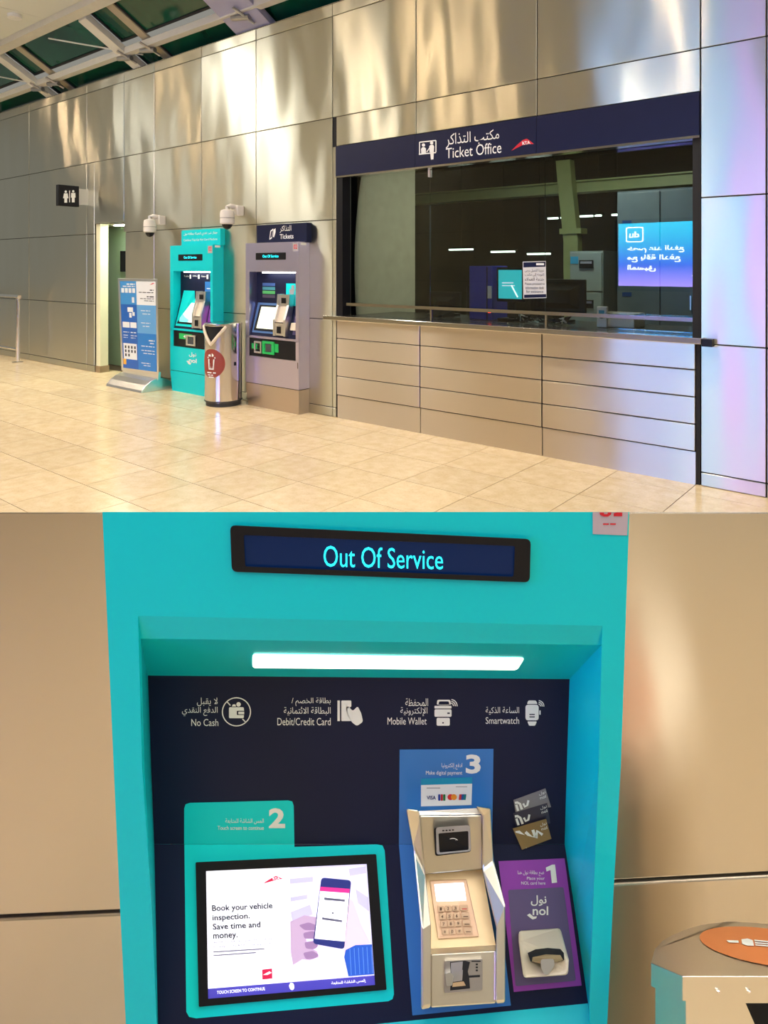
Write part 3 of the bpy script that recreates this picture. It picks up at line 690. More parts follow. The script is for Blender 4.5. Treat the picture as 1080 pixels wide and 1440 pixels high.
MB().box((pL.x + .02, PN + .005, 0.14), (pR.x - .02, PN + .04, 0.24)).build('neck', ALU, ps)
def lp(u, v):                                      # u,v within the frame
    a = Vector(TL) * (1 - u) + Vector(TR) * u; b = Vector(BL) * (1 - u) + Vector(BR) * u; q = a * (1 - v) + b * v; return (q.x, q.y)
def lq(u0, v0, u1, v1): return [lp(u0, v0), lp(u1, v0), lp(u1, v1), lp(u0, v1)]
PB = [mat('poster ' + n, s2l(*c), 0.35, var=0.01) for n, c in (('mid blue', (60, 140, 205)), ('royal blue', (22, 92, 180)), ('sky blue', (95, 160, 215)), ('bright blue', (28, 120, 200)), ('white', (225, 228, 230)), ('amber', (235, 170, 60)))]
for quad, m in ((lq(.05, .03, .46, .28), PB[0]), (lq(.46, .03, .95, .28), PB[4]), (lq(.05, .28, .46, .97), PB[1]), (lq(.46, .28, .95, .58), PB[2]), (lq(.46, .58, .95, .97), PB[3])):
    figure(ps, [quad], LP, 0.001, m, 'poster_sheet')
pw = [lq(.08 + k * .092, .105, .15 + k * .092, .155) for k in range(4)] + [lq(.34, .20, .40, .26), lq(.22, .31, .36, .36), lq(.26, .37, .32, .42), lq(.34, .36, .40, .40), lq(.08, .47, .26, .53), lq(.28, .47, .44, .53)]
figure(ps, pw, LP, 0.002, PB[4], 'print')
figure(ps, [lq(.08, .70, .43, .87)], LP, 0.002, PB[4], 'print')
ik = []
for r in range(3):
    for c in range(4 if r < 2 else 2): ik.append(lq(.115 + c * .082, .725 + r * .043, .155 + c * .082, .755 + r * .043))
figure(ps, ik, LP, 0.003, INK, 'print'); figure(ps, [lq(.06, .87, .14, .93)], LP, 0.002, PB[5], 'print')
figure(ps, [[lp(.80, .065), lp(.88, .045), lp(.92, .048), lp(.86, .06)]], LP, 0.003, RED, 'emblem')
def line_bars(parent, rows, lift, off, m, lpf):
    polys = []; rnd = random.Random(3)
    for (u0, v0, u1, v1) in rows:                   # lines of print too small to read: broken into word lengths
        u = u0
        while u < u1 - 0.01:
            w = min(rnd.uniform(.05, .12), u1 - u); polys.append(lpf(u, v0, u + w, v1)); u += w + .018
    figure(parent, polys, lift, off, m, 'fine_print')
line_bars(ps, [(.22, .055, .43, .068), (.12, .08, .43, .09), (.56, .335, .80, .343), (.60, .37, .80, .377), (.56, .465, .80, .473), (.60, .50, .80, .507), (.75, .645, .90, .657), (.78, .675, .90, .685), (.55, .71, .90, .718), (.55, .755, .90, .763), (.60, .785, .90, .793), (.54, .89, .78, .898), (.60, .915, .78, .922), (.09, .575, .24, .583), (.28, .575, .44, .585), (.09, .61, .22, .617), (.28, .61, .44, .617), (.09, .635, .2, .641), (.28, .635, .40, .641)], LP, 0.003, PB[4], lq)
line_bars(ps, [(.80, .115, .90, .126), (.52, .142, .90, .150), (.72, .185, .90, .196), (.55, .208, .90, .215), (.65, .23, .90, .237)], LP, 0.003, INK, lq)

# ---- the two floor standing machines against the wall
def kiosk(name, label, s0, s1, body, side_m, plinth_m, hdr_m, teal):
    NF = -0.165; t = thing(name, label, 'ticket machine', (s0, 0, 0)); w = s1 - s0; top = 1.88
    X = lambda u: s0 + u * w
    LT = lambda u, z, off=0.0: Vector((X(u), NF - off, z))
    lipu0, lipu1, rz0, rz1 = 0.075, 0.945, 0.815, 1.55
    bm_ = MB()                                                   # shell with an opening
    for q in (((X(0), NF, 0.27), (X(1), -0.001, 0.58)), ((X(0), NF, 1.55), (X(1), -0.001, top)), ((X(0), NF, 0.79), (X(1), NF + .03, rz0)),
              ((X(0), NF, 0.58), (X(lipu0), -0.001, 1.55)), ((X(lipu1), NF, 0.58), (X(1), -0.001, 1.55)), ((X(lipu0), -0.05, 0.58), (X(lipu1), -0.001, 1.55))): bm_.box(*q)
    bm_.build('cabinet', body, t)
    pl = MB(); pl.hexa([(X(.03), NF + .012, 0), (X(.99), NF + .012, 0), (X(.99), -0.001, 0), (X(.03), -0.001, 0)], [(X(0), NF, 0.262), (X(1), NF, 0.262), (X(1), -0.001, 0.262), (X(0), -0.001, 0.262)]); pl.build('plinth', plinth_m, t)
    MB().box((X(0.01), NF + .006, 0.262), (X(0.99), -0.001, 0.27)).build('joint', BLACKM, t)
    plate(t, 'message_display', rr([(.205, 1.765), (.77, 1.765), (.77, 1.685), (.205, 1.685)], .008), LT, 0.003, -0.004, BLACK)
    lettering(t, 'Out Of Service', [(.34, 1.742), (.64, 1.742), (.64, 1.710), (.34, 1.710)], LT, 0.005, CYAN, 1)
    # recess: back panel, sloping console
    BK = lambda u, z, off=0.0: Vector((X(u), (NF + .112 if z > 1.18 else NF + .112 - .10 * (1.18 - z) / (1.18 - rz0)) - off, z))
    MB().face([BK(lipu0, 1.55), BK(lipu1, 1.55), BK(lipu1, 1.18), BK(lipu0, 1.18)]).face([BK(lipu0, 1.18), BK(lipu1, 1.18), BK(lipu1, rz0), BK(lipu0, rz0)]).build('instruction_panel', NAVYK, t)
    lt = MB().box((X(.3), NF + .02, 1.535), (X(.86), NF + .09, 1.549)).build('lamp_strip', emitter('machine lamp', (1.0, 0.97, 0.86), 7.0), t)
    fr = TEALF if teal else mat('blue grey film', s2l(70, 110, 165), 0.4)
    plate(t, 'screen_surround', [(.10, 1.19), (.60, 1.19), (.60, .85), (.10, .85)] if not teal else [(.16, 1.30), (.42, 1.30), (.42, 1.20), (.62, 1.20), (.62, .845), (.10, .845)], BK, 0.002, -0.001, fr)
    plate(t, 'touch_screen', [(.15, 1.165), (.56, 1.165), (.56, .875), (.13, .875)], BK, 0.006, 0.0, BLACK)
    plate(t, 'display', [(.19, 1.145), (.535, 1.145), (.535, .90), (.175, .90)], BK, 0.008, 0.006, emitter('machine screen ' + name, s2l(205, 232, 226) if teal else s2l(228, 232, 205), 0.75))
    if teal:
        figure(t, [[(.19, 1.02), (.30, .96), (.40, .93), (.38, .90), (.176, .90)]], BK, 0.009, emitter('screen mint', s2l(110, 215, 205), 0.8), 'print')
        lettering(t, '2', [(.34, 1.28), (.39, 1.28), (.39, 1.235), (.34, 1.235)], BK, 0.004, WHITE, 1)
        plate(t, 'step_panel', [(.66, 1.42), (.90, 1.42), (.90, 1.17), (.66, 1.17)], BK, 0.002, -0.001, BLUE)
        lettering(t, '3', [(.83, 1.405), (.88, 1.405), (.88, 1.355), (.83, 1.355)], BK, 0.004, WHITE, 1)
        plate(t, 'card_print', [(.70, 1.34), (.84, 1.34), (.84, 1.27), (.70, 1.27)], BK, 0.003, 0.0, WHITE)
        plate(t, 'step_panel', [(.80, 1.12), (.93, 1.12), (.94, .86), (.82, .86)], BK, 0.002, -0.001, PURPLE)
        for k, s in enumerate(('نقدا', 'بطاقة', 'محفظة')):
            lettering(t, s, [(.17 + k * .2, 1.50), (.28 + k * .2, 1.50), (.28 + k * .2, 1.478), (.17 + k * .2, 1.478)], BK, 0.003)
            figure(t, [[(.30 + k * .2, 1.505), (.335 + k * .2, 1.505), (.335 + k * .2, 1.455), (.30 + k * .2, 1.455)]], BK, 0.003, WHITE)
    else:
        for k, c in enumerate(((60, 95, 160), (70, 150, 165), (90, 190, 110), (80, 75, 95))):
            z = 1.42 - k * .045; plate(t, 'instruction_label', [(.19, z), (.43, z), (.43, z - .035), (.19, z - .035)], BK, 0.002, -0.001, mat('label %d' % k, s2l(*c), .45))
        plate(t, 'step_panel', [(.64, 1.42), (.90, 1.42), (.90, 1.17), (.64, 1.17)], BK, 0.002, -0.001, TEALF)
        figure(t, [[(.74, 1.40), (.79, 1.40), (.79, 1.355), (.74, 1.355)], [(.70, 1.355), (.80, 1.355), (.78, 1.30), (.71, 1.30)]], BK, 0.004, mat('grey print', (.35, .36, .36), .5))
        plate(t, 'card_print', [(.71, 1.285), (.84, 1.285), (.84, 1.235), (.71, 1.235)], BK, 0.003, 0.0, WHITE)
        plate(t, 'step_panel', [(.84, 1.06), (.94, 1.06), (.945, .86), (.86, .86)], BK, 0.002, -0.001, MAUVE)
    if teal is False:
        plate(t, 'card_reader', [(.84, .99), (.94, .99), (.94, .91), (.84, .91)], BK, 0.04, 0.0, CREAM, 0.004)
    # payment unit
    u0, u1 = .575, .80
    pu = MB()
    for (ua, ub) in ((u0, u0 + .035), (u1 - .035, u1)):
        prof = [(NF + .112, 1.30), (NF + .03, 1.30), (NF + .02, 1.18), (NF - .035, 1.02), (NF - .035, .84), (NF + .03, .84)]
        pu.prism([(p[0], p[1]) for p in prof], 0, X(ua), X(ub))
    pu.build('side_cheek', ALU, t)
    MB().box((X(u0 + .035), NF + .04, 1.17), (X(u1 - .035), NF + .112, 1.295)).build('reader_block', ALU, t)
    MB().box((X(.65), NF + .03, 1.20), (X(.72), NF + .042, 1.26)).build('contactless_reader', BLACK, t)
    MB().hexa([(X(u0 + .035), NF + .05, 1.17), (X(u1 - .035), NF + .05, 1.17), (X(u1 - .035), NF + .08, 1.17), (X(u0 + .035), NF + .08, 1.17)], [(X(u0 + .035), NF - .01, .99), (X(u1 - .035), NF - .01, .99), (X(u1 - .035), NF + .05, .99), (X(u0 + .035), NF + .05, .99)]).build('pin_pad', CREAM, t)
    MB().box((X(u0 + .035), NF - .03, .845), (X(u1 - .035), NF + .05, .98)).build('slot_block', ALU, t)
    MB().box((X(.645), NF - .036, .87), (X(.715), NF - .028, .945)).build('card_slot', BLACK, t)
    # lower black panel
    plate(t, 'dispensing_panel', [(.085, .782), (.945, .782), (.945, .585), (.085, .585)], LT, -0.004, -0.03, BLACK)
    GR = mat('green film', s2l(30, 185, 90), 0.4)
    if teal:
        plate(t, 'green_label', [(.22, .755), (.52, .755), (.52, .685), (.22, .685)], LT, 0.0, -0.006, GR)
        plate(t, 'dispenser_frame', [[(.40, .745), (.62, .745), (.62, .61), (.40, .61)], [(.44, .725), (.58, .725), (.58, .63), (.44, .63)]], LT, 0.012, -0.004, ALU, .003)
        plate(t, 'dispenser_flap', [(.44, .725), (.58, .725), (.58, .63), (.44, .63)], LT, 0.0, -0.008, mat('smoked flap', (.05, .06, .07), .2))
        lettering(t, '4', [(.33, .74), (.38, .74), (.38, .70), (.33, .70)], LT, 0.003, WHITE, 1)
        lettering(t, 'نول', [(.46, .53), (.63, .53), (.63, .47), (.46, .47)], LT, 0.002, WHITE, 1)
        lettering(t, 'nol', [(.46, .455), (.64, .455), (.64, .40), (.46, .40)], LT, 0.002, WHITE, 1)
        figure(t, [[(.40, .41), (.44, .42), (.50, .39), (.52, .40), (.49, .37), (.45, .375)]], LT, 0.002, WHITE, 'emblem')
    else:
        for (a, b, c, d) in ((.12, .20, .755, .62), (.34, .56, .765, .62)):
            plate(t, 'green_label', [(a, c - .03), (b + .06, c - .03), (b + .06, d + .045), (a, d + .045)] if a < .2 else [(a, c - .02), (b + .07, c - .02), (b + .07, d + .03), (a, d + .03)], LT, 0.0, -0.006, GR)
            plate(t, 'dispenser_frame', [[(a + .06, c), (a + .2, c), (a + .2, d), (a + .06, d)] if a < .2 else [(a, c), (b, c), (b, d), (a, d)], [(a + .085, c - .02), (a + .175, c - .02), (a + .175, d + .02), (a + .085, d + .02)] if a < .2 else [(a + .045, c - .025), (b - .045, c - .025), (b - .045, d + .025), (a + .045, d + .025)]], LT, 0.012, -0.004, GR if a > .2 else ALU, .003)
        figure(t, [circ(.25, .69, .02, 14, .02), [(.24, .73), (.26, .73), (.26, .65), (.24, .65)]], LT, 0.004, BLACKM, 'coin_slot')
        plate(t, 'dispenser_flap', [(.40, .735), (.52, .735), (.52, .65), (.40, .65)], LT, 0.008, -0.008, mat('smoked flap', (.05, .06, .07), .2))
        figure(t, [rect(.975, .565, .985, .50)], LT, 0.001, BLACK, 'keyhole')
    plate(t, 'number_sticker', [(.895, 1.865), (.99, 1.865), (.99, 1.775), (.895, 1.775)], LT, 0.002, 0.0, mat('grey sticker', (.45, .42, .42), .5))
    lettering(t, '02', [(.91, 1.85), (.975, 1.85), (.975, 1.80), (.91, 1.80)], LT, 0.003, RED, 1)
    MB().box((X(1), NF + .03, 1.845), (X(1) + .002, NF + .11, 1.87)).build('side_sticker', WHITE, t)
    # header board
    hu0, hu1 = (.13, 1.0) if teal else (.10, 1.0)
    bevel(MB().box((X(hu0), -0.075, top - 0.005), (X(hu1) + .03, -0.001, 2.08 if teal else 2.09)).build('header_board', hdr_m, t), 0.003)
    HB = lambda u, z, off=0.0: Vector((X(u), -0.075 - off, z))
    if teal:
        lettering(t, 'جهاز غير نقدي لتعبئة بطاقة نول', [(.19, 2.05), (.97, 2.05), (.97, 2.00), (.19, 2.00)], HB, 0.002)
        lettering(t, 'Cashless Top-Up Nol Card Machine', [(.19, 1.965), (.97, 1.965), (.97, 1.93), (.19, 1.93)], HB, 0.002)
    else:
        lettering(t, 'التذاكر', [(.55, 2.07), (.76, 2.07), (.76, 1.99), (.55, 1.99)], HB, 0.002)
        lettering(t, 'Tickets', [(.55, 1.975), (.80, 1.975), (.80, 1.92), (.55, 1.92)], HB, 0.002, WHITE, .6)
        figure(t, [[rr([(.37, 2.02), (.43, 2.045), (.40, 1.93), (.35, 1.915)], .01), rr([(.385, 2.01), (.42, 2.025), (.395, 1.945), (.365, 1.935)], .008)], [(.43, 2.03), (.47, 2.045), (.47, 2.0), (.44, 1.94), (.42, 1.95)]], HB, 0.002, WHITE)
    return t
REFLP = steel('purple lit brushed steel', (0.66, 0.62, 0.86), 0.30, 0.01)  # purple light reflected by the grey steel, put into its base colour
PLN = steel('brown tinted steel', (0.58, 0.50, 0.44), 0.32, 0.0)
kiosk('top_up_machine', 'teal cashless card top-up machine standing against the far steel wall', -6.47, -5.57, TEAL, TEAL, TEAL, TEAL, True)
kiosk('ticket_machine', 'grey ticket machine tinted with painted purple reflections under a black Tickets header board', -4.95, -4.06, REFLP, REFLP, PLN, NAVYK, False)

# ---- round steel bin between the machines
def bin_far():
    c = (-5.19, -0.30, 0); t = thing('waste_bin', 'round polished steel waste bin between the two far ticket machines', 'bin', c); r = 0.215; Hh = 0.955
    BINM = steel('bin steel', (0.70, 0.66, 0.64), 0.16, 0.0, aniso=0.4)
    aim = math.radians(283)                        # the mouth looks half left into the hall
    # body with a pointed mouth cut in the upper wall
    mb = MB(); seg = 72; zs = [0.05, 0.70, 0.75, 0.80, 0.85, 0.90, 0.93]
    def mouth(a, z):
        d = (a - aim + math.pi) % (2 * math.pi) - math.pi
        return abs(d) < 0.80 * max(0, (z - 0.72)) / 0.21 and z < 0.93
    for j in range(seg):
        a0 = 2 * math.pi * j / seg; a1 = 2 * math.pi * (j + 1) / seg
        for z0, z1 in zip(zs[:-1], zs[1:]):
            if mouth((a0 + a1) / 2, (z0 + z1) / 2): continue
            mb.face([(c[0] + r * math.cos(a), c[1] + r * math.sin(a), z) for a, z in ((a0, z0), (a1, z0), (a1, z1), (a0, z1))])
    mb.build('body', BINM, t, True)
    MB().lathe((c[0], c[1], 0), [(r - .02, 0.06), (r - .02, 0.92)], 48).build('liner', BLACKM, t, True)
    MB().lathe((c[0], c[1], 0), [(r - .015, 0.0), (r - .015, 0.05), (r + .004, 0.052), (r + .004, 0.065), (r, 0.066)], 48).build('base_ring', mat('dark rubber', (.03, .03, .03), .5), t, True)
    MB().lathe((c[0], c[1], 0), [(r, 0.925), (r + .004, 0.93), (r + .004, 0.95), (r - .01, Hh), (0, Hh)], 48).build('lid', BINM, t, True)
    rim = []
    for k in range(-8, 9):
        u = k / 8; a = aim + 0.84 * u; z = 0.715 + 0.21 * abs(u); rim.append((c[0] + (r + .004) * math.cos(a), c[1] + (r + .004) * math.sin(a), z))
    MB().tube(rim, 0.018, 8).build('mouth_rim', CREAM, t, True)
    # round brown sticker wrapped on the wall of the bin
    ca = math.radians(284)
    def SK(x, y, off=0.0):
        a = ca + x / r; return Vector((c[0] + (r + off) * math.cos(a), c[1] + (r + off) * math.sin(a), y))
    def disc(rad, off, m, nm):
        mb = MB(); N = 28
        for i in range(6):
            for k in range(N):
                f = lambda q, kk: SK(rad * q * math.cos(2*math.pi*kk/N), 0.50 + rad * q * math.sin(2*math.pi*kk/N), off)
                mb.face([f(i/6, k), f((i+1)/6, k), f((i+1)/6, k+1), f(i/6, k+1)]) if i else mb.face([f(0, 0), f(1/6, k), f(1/6, k+1)])
        mb.build(nm, m, t)
    disc(0.165, 0.003, mat('rust brown sticker', s2l(150, 62, 48), 0.5), 'sticker')
    figure(t, [[(-.045, .55), (.045, .55), (.035, .43), (-.035, .43)], [(-.055, .575), (.055, .575), (.055, .558), (-.055, .558)], [(-.04, .60), (-.01, .61), (.0, .58), (-.04, .58)], [(.01, .62), (.035, .60), (.03, .58), (.01, .58)]], SK, 0.006, WHITE)
    figure(t, [[(x, .54), (x + .008, .54), (x + .008, .445), (x, .445)] for x in (-.022, -.002, .018)], SK, 0.008, mat('rust brown sticker', s2l(150, 62, 48), 0.5))
    line_bars(t, [(-.06, .388, .06, .402), (-.05, .362, .05, .374), (-.035, .338, .035, .35)], SK, 0.006, WHITE, lambda a, b, c_, d: [(a, d), (c_, d), (c_, b), (a, b)])
    MB().box((c[0] + r - .005, c[1] - .012, .47), (c[0] + r + .006, c[1] + .012, .51)).build('lock', BLACK, t)
bin_far()
# ================================================================== FOREGROUND: LOW STEEL PARTITION WITH A CARD TOP-UP MACHINE
DF = 0.981                                            # front of the machine: 1 px measures 1 mm here
YW = 1.20                                             # face of the partition cladding
part_w = struct('wall_front', 'warm brushed steel partition wall around the near teal machine', (0, YW, 0), False)
zt = EYE - 344 / F * YW
MB().prism([(YW + .014, 0), (YW + .075, 0), (YW + .075, zt - .04), (YW + .014, zt - .012)], 0, -1.40, 1.50).build('backing', DARK, part_w)
MB().prism([(YW + .075, 0), (YW + .085, 0), (YW + .085, zt - .05), (YW + .075, zt - .042)], 0, -1.40, 1.50).build('rear_cladding', STEELB, part_w)
def LQ(px, py, off=0.0): return at_y(px, py, YW - off)
def clad(pts):
    k = MB(); fr = [LQ(*p) for p in pts]; bkp = [Vector((p.x, YW + .014, p.z - (0.008 if pts[i][1] < 730 else 0))) for i, p in enumerate(fr)]
    k.hexa(fr, bkp); bevel(k.build('panel', STEELB, part_w), 0.003, 2)
xl = lambda px: px
clad([(-600, 720), (-330, 720), (-330, 1303), (-600, 1313)])
clad([(-324, 720), (560, 720), (560, 1262), (-324, 1302)])
clad([(-324, 1308), (560, 1268), (560, 1680), (-324, 1680)])
clad([(-600, 1319), (-330, 1309), (-330, 1680), (-600, 1680)])
clad([(566, 720), (1400, 720), (1400, 1209), (566, 1254)])
clad([(566, 1260), (1400, 1215), (1400, 1680), (566, 1680)])
clad([(1406, 720), (1760, 720), (1760, 1190), (1406, 1208)])
clad([(1406, 1214), (1760, 1196), (1760, 1680), (1406, 1680)])

km = thing('card_machine', 'large teal card machine with Out Of Service display set in the steel partition', 'ticket machine', (0, DF, 0), False)
def LF(px, py, off=0.0): return at_y(px, py, DF - off)
DB = 0.125
Y1 = DF + DB; Z1 = EYE - (1187 - HY) / F * Y1; Y2 = DF + 0.03; Z2 = EYE - (1425 - HY) / F * Y2; MS = (Z2 - Z1) / (Y2 - Y1)
def LK(px, py, off=0.0):                              # recessed panel: upright above, console sloping out below
    y = Y1 if py <= 1187 else (EYE - Z1 + MS * Y1) / ((py - HY) / F + MS)
    return at_y(px, py, y * (1 - off / 1.06))
# --- shell
OUT = [(144, 720), (885, 720), (879, 900), (873, 1080), (863, 1250), (854, 1440), (846, 1650), (838, 1976), (206, 1976), (186, 1640), (177, 1440), (168, 1260), (160, 1080), (152, 900)]
LIP = [(194, 866), (847, 880), (842, 1080), (835, 1250), (829, 1412), (829, 1455), (222, 1480), (214, 1290), (200, 1080)]
sh = MB(); loops = [OUT, LIP]; flat = OUT + LIP
for tri in tessellate_polygon([[Vector((p[0], p[1], 0)) for p in l] for l in loops]): sh.face([LF(*flat[i]) for i in tri])
n = len(OUT)
for i in range(n):
    a, b = OUT[i], OUT[(i + 1) % n]; A, B = LF(*a), LF(*b)
    bk = lambda p, q: Vector((p.x, YW - .002, p.z - (0.085 if q[1] < 730 else 0)))
    sh.face([A, B, bk(B, b), bk(A, a)])
sh.build('cabinet', TEAL, km)
# --- recess: lip, ceiling, side walls
LIP2 = [(198, 898), (846, 907), (841, 1080), (834, 1250), (828, 1412), (828, 1455), (223, 1480), (215, 1290), (203, 1080)]
BKP = [(208, 950), (801, 955), (797, 1080), (794, 1187), (808.5, 1281), (827, 1411), (222, 1470), (217, 1190), (212, 1080)]
rc = MB(); LE = lambda p: LF(p[0], p[1], -0.008)
for i in range(len(LIP)):
    j = (i + 1) % len(LIP); rc.face([LF(*LIP[i]), LF(*LIP[j]), LE(LIP2[j]), LE(LIP2[i])])
rc.face([LE(LIP2[0]), LE(LIP2[1]), LK(*BKP[1]), LK(*BKP[0])])                              # ceiling of the recess
rc.face([LE(LIP2[1]), LE(LIP2[2]), LK(*BKP[2]), LK(*BKP[1])])
rc.face([LE(LIP2[2]), LK(*BKP[3]), LK(*BKP[2])]); rc.face([LE(LIP2[2]), LE(LIP2[3]), LK(*BKP[4]), LK(*BKP[3])])
rc.face([LE(LIP2[3]), LE(LIP2[4]), LK(*BKP[5]), LK(*BKP[4])]); rc.face([LE(LIP2[4]), LE(LIP2[5]), LK(*BKP[5])])
rc.face([LE(LIP2[5]), LE(LIP2[6]), LK(*BKP[6]), LK(*BKP[5])])
rc.face([LE(LIP2[6]), LE(LIP2[7]), LK(*BKP[7]), LK(*BKP[6])]); rc.face([LE(LIP2[7]), LE(LIP2[8]), LK(*BKP[8]), LK(*BKP[7])])
rc.face([LE(LIP2[8]), LE(LIP2[0]), LK(*BKP[0]), LK(*BKP[8])])
rc.build('recess', TEAL, km)
MB().face([LK(208, 949), LK(802, 954), LK(794, 1187), LK(217, 1187)]).build('instruction_panel', NAVYK, km)
MB().face([LK(217, 1187.3), LK(794, 1187.3), LK(808.5, 1281), LK(827, 1411), LK(222, 1470)]).build('console_panel', NAVYK, km)
MB().face([LF(530, 1470, -.001), LF(822, 1446, -.001), LF(822, 1640, -.001), LF(530, 1640, -.001)]).build('dispensing_panel', BLACK, km)
# lamp in the recess ceiling
def on_ceiling(px, py, off=0.0):                      # ceiling runs from the lip back to the top of the panel
    yf = 898 + (px - 198) * 9 / 648; yb = 950 + (px - 208) * 5 / 593; t = min(1, max(0, (py - yf) / (yb - yf)))
    return at_y(px, py, DF + 0.008 + (DB - 0.008) * t - off)
plate(km, 'lamp_strip', rr([(355, 919.5), (738, 925), (727, 942.5), (355, 939.5)], 5), on_ceiling, 0.006, -0.002, emitter('recess lamp', (1.0, 0.94, 0.76), 1.5))
# --- message display
plate(km, 'display_bezel', [rr([(323.5, 738.5), (746.5, 758), (745, 819), (326, 804)], 8), rr([(343, 752.5), (724, 768), (722, 811), (345, 796.5)], 3)], LF, 0.006, -0.004, BLACK, 0.002)
plate(km, 'display_glass', [(343, 752.5), (724, 768), (722, 811), (345, 796.5)], LF, 0.002, -0.001, mat('deep blue display', s2l(4, 22, 52), 0.25, emit=0.10, ecol=s2l(4, 70, 150), spec=0.2))
lettering(km, 'Out Of Service', [(455, 767), (623, 773), (623, 801), (455, 797)], LF, 0.003, CYAN, 0)
# --- sticker cut by the cabinet edge
plate(km, 'number_sticker', [(833.5, 720.2), (883.5, 720.2), (882, 753), (833.5, 751)], LF, 0.0015, 0.0, mat('pink grey sticker', s2l(186, 172, 178), 0.5))
figure(km, [[(843, 720.5), (849, 720.5), (850, 723), (854, 723), (855, 720.5), (860, 720.5), (859, 724), (855, 726.5), (849, 726.5), (844, 724)], [(863, 722), (867, 720.5), (875, 720.5), (875, 726), (863, 726)], rect(848, 736, 856, 738), rect(858, 736, 866, 738)], LF, 0.003, RED, 'print')
# --- payment icons row
R = lambda *a: lettering(km, a[0], a[1], LK, 0.001, WHITE, a[2] if len(a) > 2 else 0)
R('لا يقبل', (277, 981, 306, 993)); R('الدفع النقدي', (256, 994, 306, 1007)); R('No Cash', (269, 1011, 307, 1021))
R('بطاقة الخصم /', (410, 981, 465, 993)); R('البطاقة الائتمانية', (399, 994, 465, 1006)); R('Debit/Credit Card', (390, 1009.5, 465, 1020))
R('المحفظة', (570, 982, 602, 993)); R('الإلكترونية', (563, 994.5, 601, 1007)); R('Mobile Wallet', (545, 1009, 600, 1019))
R('الساعة الذكية', (683, 994, 730, 1005)); R('Smartwatch', (683, 1008.5, 730, 1018))
figure(km, [[circ(332.5, 1001, 20.5, 40), circ(332.5, 1001, 19, 40)], stroke([(319, 986.5), (324, 992)], 1.6), stroke([(341, 1011), (346, 1016)], 1.6),
            [rr(rect(322, 994.5, 343, 1010), 2), rr(rect(333, 999.5, 343.2, 1005.5), 1.2)], rr(rect(335, 1000.8, 343.5, 1004.4), 1), circ(335.5, 990.5, 3.2, 14), [(326, 993.5), (327.5, 990.5), (331, 990.5), (332, 993.5)]], LK, 0.001, WHITE)
figure(km, [rect(474.5, 985, 478, 1014), rr([(480, 985), (494, 985), (494, 994), (488, 996), (489, 1004), (494, 1014), (480, 1014)], 1.5), rr([(486, 995), (490, 993), (496, 1000), (503, 993), (508, 1003), (510.5, 1015), (502, 1021), (495, 1016), (490, 1008)], 3)], LK, 0.001, WHITE)
figure(km, [[rr([(615, 984), (633, 984), (634.5, 991), (614, 991)], 2), rr([(617.5, 986.3), (631, 986.3), (632, 991.5), (616.5, 991.5)], 1.5)], rr(rect(611, 992.5, 635, 996.3), 1), [rr(rect(611, 997.5, 635, 1008), 2), rect(629, 1002, 632.5, 1004)], [rr(rect(614, 1009.5, 632.5, 1020.5), 2), circ(623, 1016.5, 1.2, 8)],
            stroke(arc(634, 992.5, 3.6, -85, 5), 1.3), stroke(arc(634, 992.5, 6.2, -85, 5), 1.3), stroke(arc(634, 992.5, 8.8, -85, 5), 1.3)], LK, 0.001, WHITE)
figure(km, [[rr(rect(739, 991, 757.5, 1013), 4), rect(744.5, 1004, 752, 1005.6), rect(744.5, 1007.3, 752, 1008.9)], rr([(743, 985), (753.5, 985), (756, 990), (741, 990)], 1.5), rr([(741.5, 1014.5), (755, 1014.5), (752.5, 1020.5), (744, 1020.5)], 1.5), rect(758.5, 999, 760.2, 1005), stroke(arc(757, 993, 3, -85, 5), 1.2), stroke(arc(757, 993, 5.4, -85, 5), 1.2), stroke(arc(757, 993, 7.8, -85, 5), 1.2)], LK, 0.001, WHITE)
# --- step 2: screen
fo = rr([(259, 1130), (413, 1125.5), (414, 1186.8)], 7)
tab = [(259, 1187), (259, 1137), (261, 1131), (267, 1129), (405, 1125.5), (411, 1127), (413, 1133), (414, 1187)]
plate(km, 'step_panel', tab, LK, 0.0008, -0.001, TEALF)
plate(km, 'screen_surround', [[(259.3, 1187.4), (414, 1187.4), (414, 1191), (530, 1187.4), (538, 1189), (541, 1196), (554, 1398), (552, 1405), (546, 1408), (276, 1432), (266, 1430), (262, 1423)], [(277, 1214), (528, 1203), (542, 1390), (281, 1413)]], LK, 0.0008, -0.001, TEALF)
plate(km, 'screen_bezel', [rr([(275, 1212.5), (529, 1201), (543.7, 1392), (279.5, 1416)], 2), [(289.8, 1225), (515.6, 1215), (527.4, 1385), (292.7, 1404.5)]], LK, 0.006, -0.002, BLACK, 0.002)
scr = plate(km, 'touch_screen', [(289.8, 1225), (515.6, 1215), (527.4, 1385), (292.7, 1404.5)], LK, 0.002, -0.003, emitter('lit screen white', s2l(244, 244, 255), 0.66))
EM = lambda n, c, s=0.78: emitter('screen ' + n, s2l(*c), 0.62 * min(1, s * 1.2))
SP = lambda polys, m, o=0.0028, nm='print': figure(scr, polys, LK, o, m, nm)
SP([[(407, 1219.8), (515.6, 1215), (525, 1350), (527, 1372), (412, 1381)]], EM('haze', (222, 218, 246)))
SP([[(407, 1236), (440, 1233), (440, 1240), (407, 1243)], [(408, 1262), (432, 1258), (432, 1264), (408, 1268)], [(490, 1222), (514, 1218), (515, 1228), (492, 1232)], [(408, 1283), (436, 1272), (440, 1286), (412, 1296)], [(500, 1250), (518, 1262), (519, 1282), (503, 1270)]], EM('haze grey', (190, 186, 220)), 0.0031)
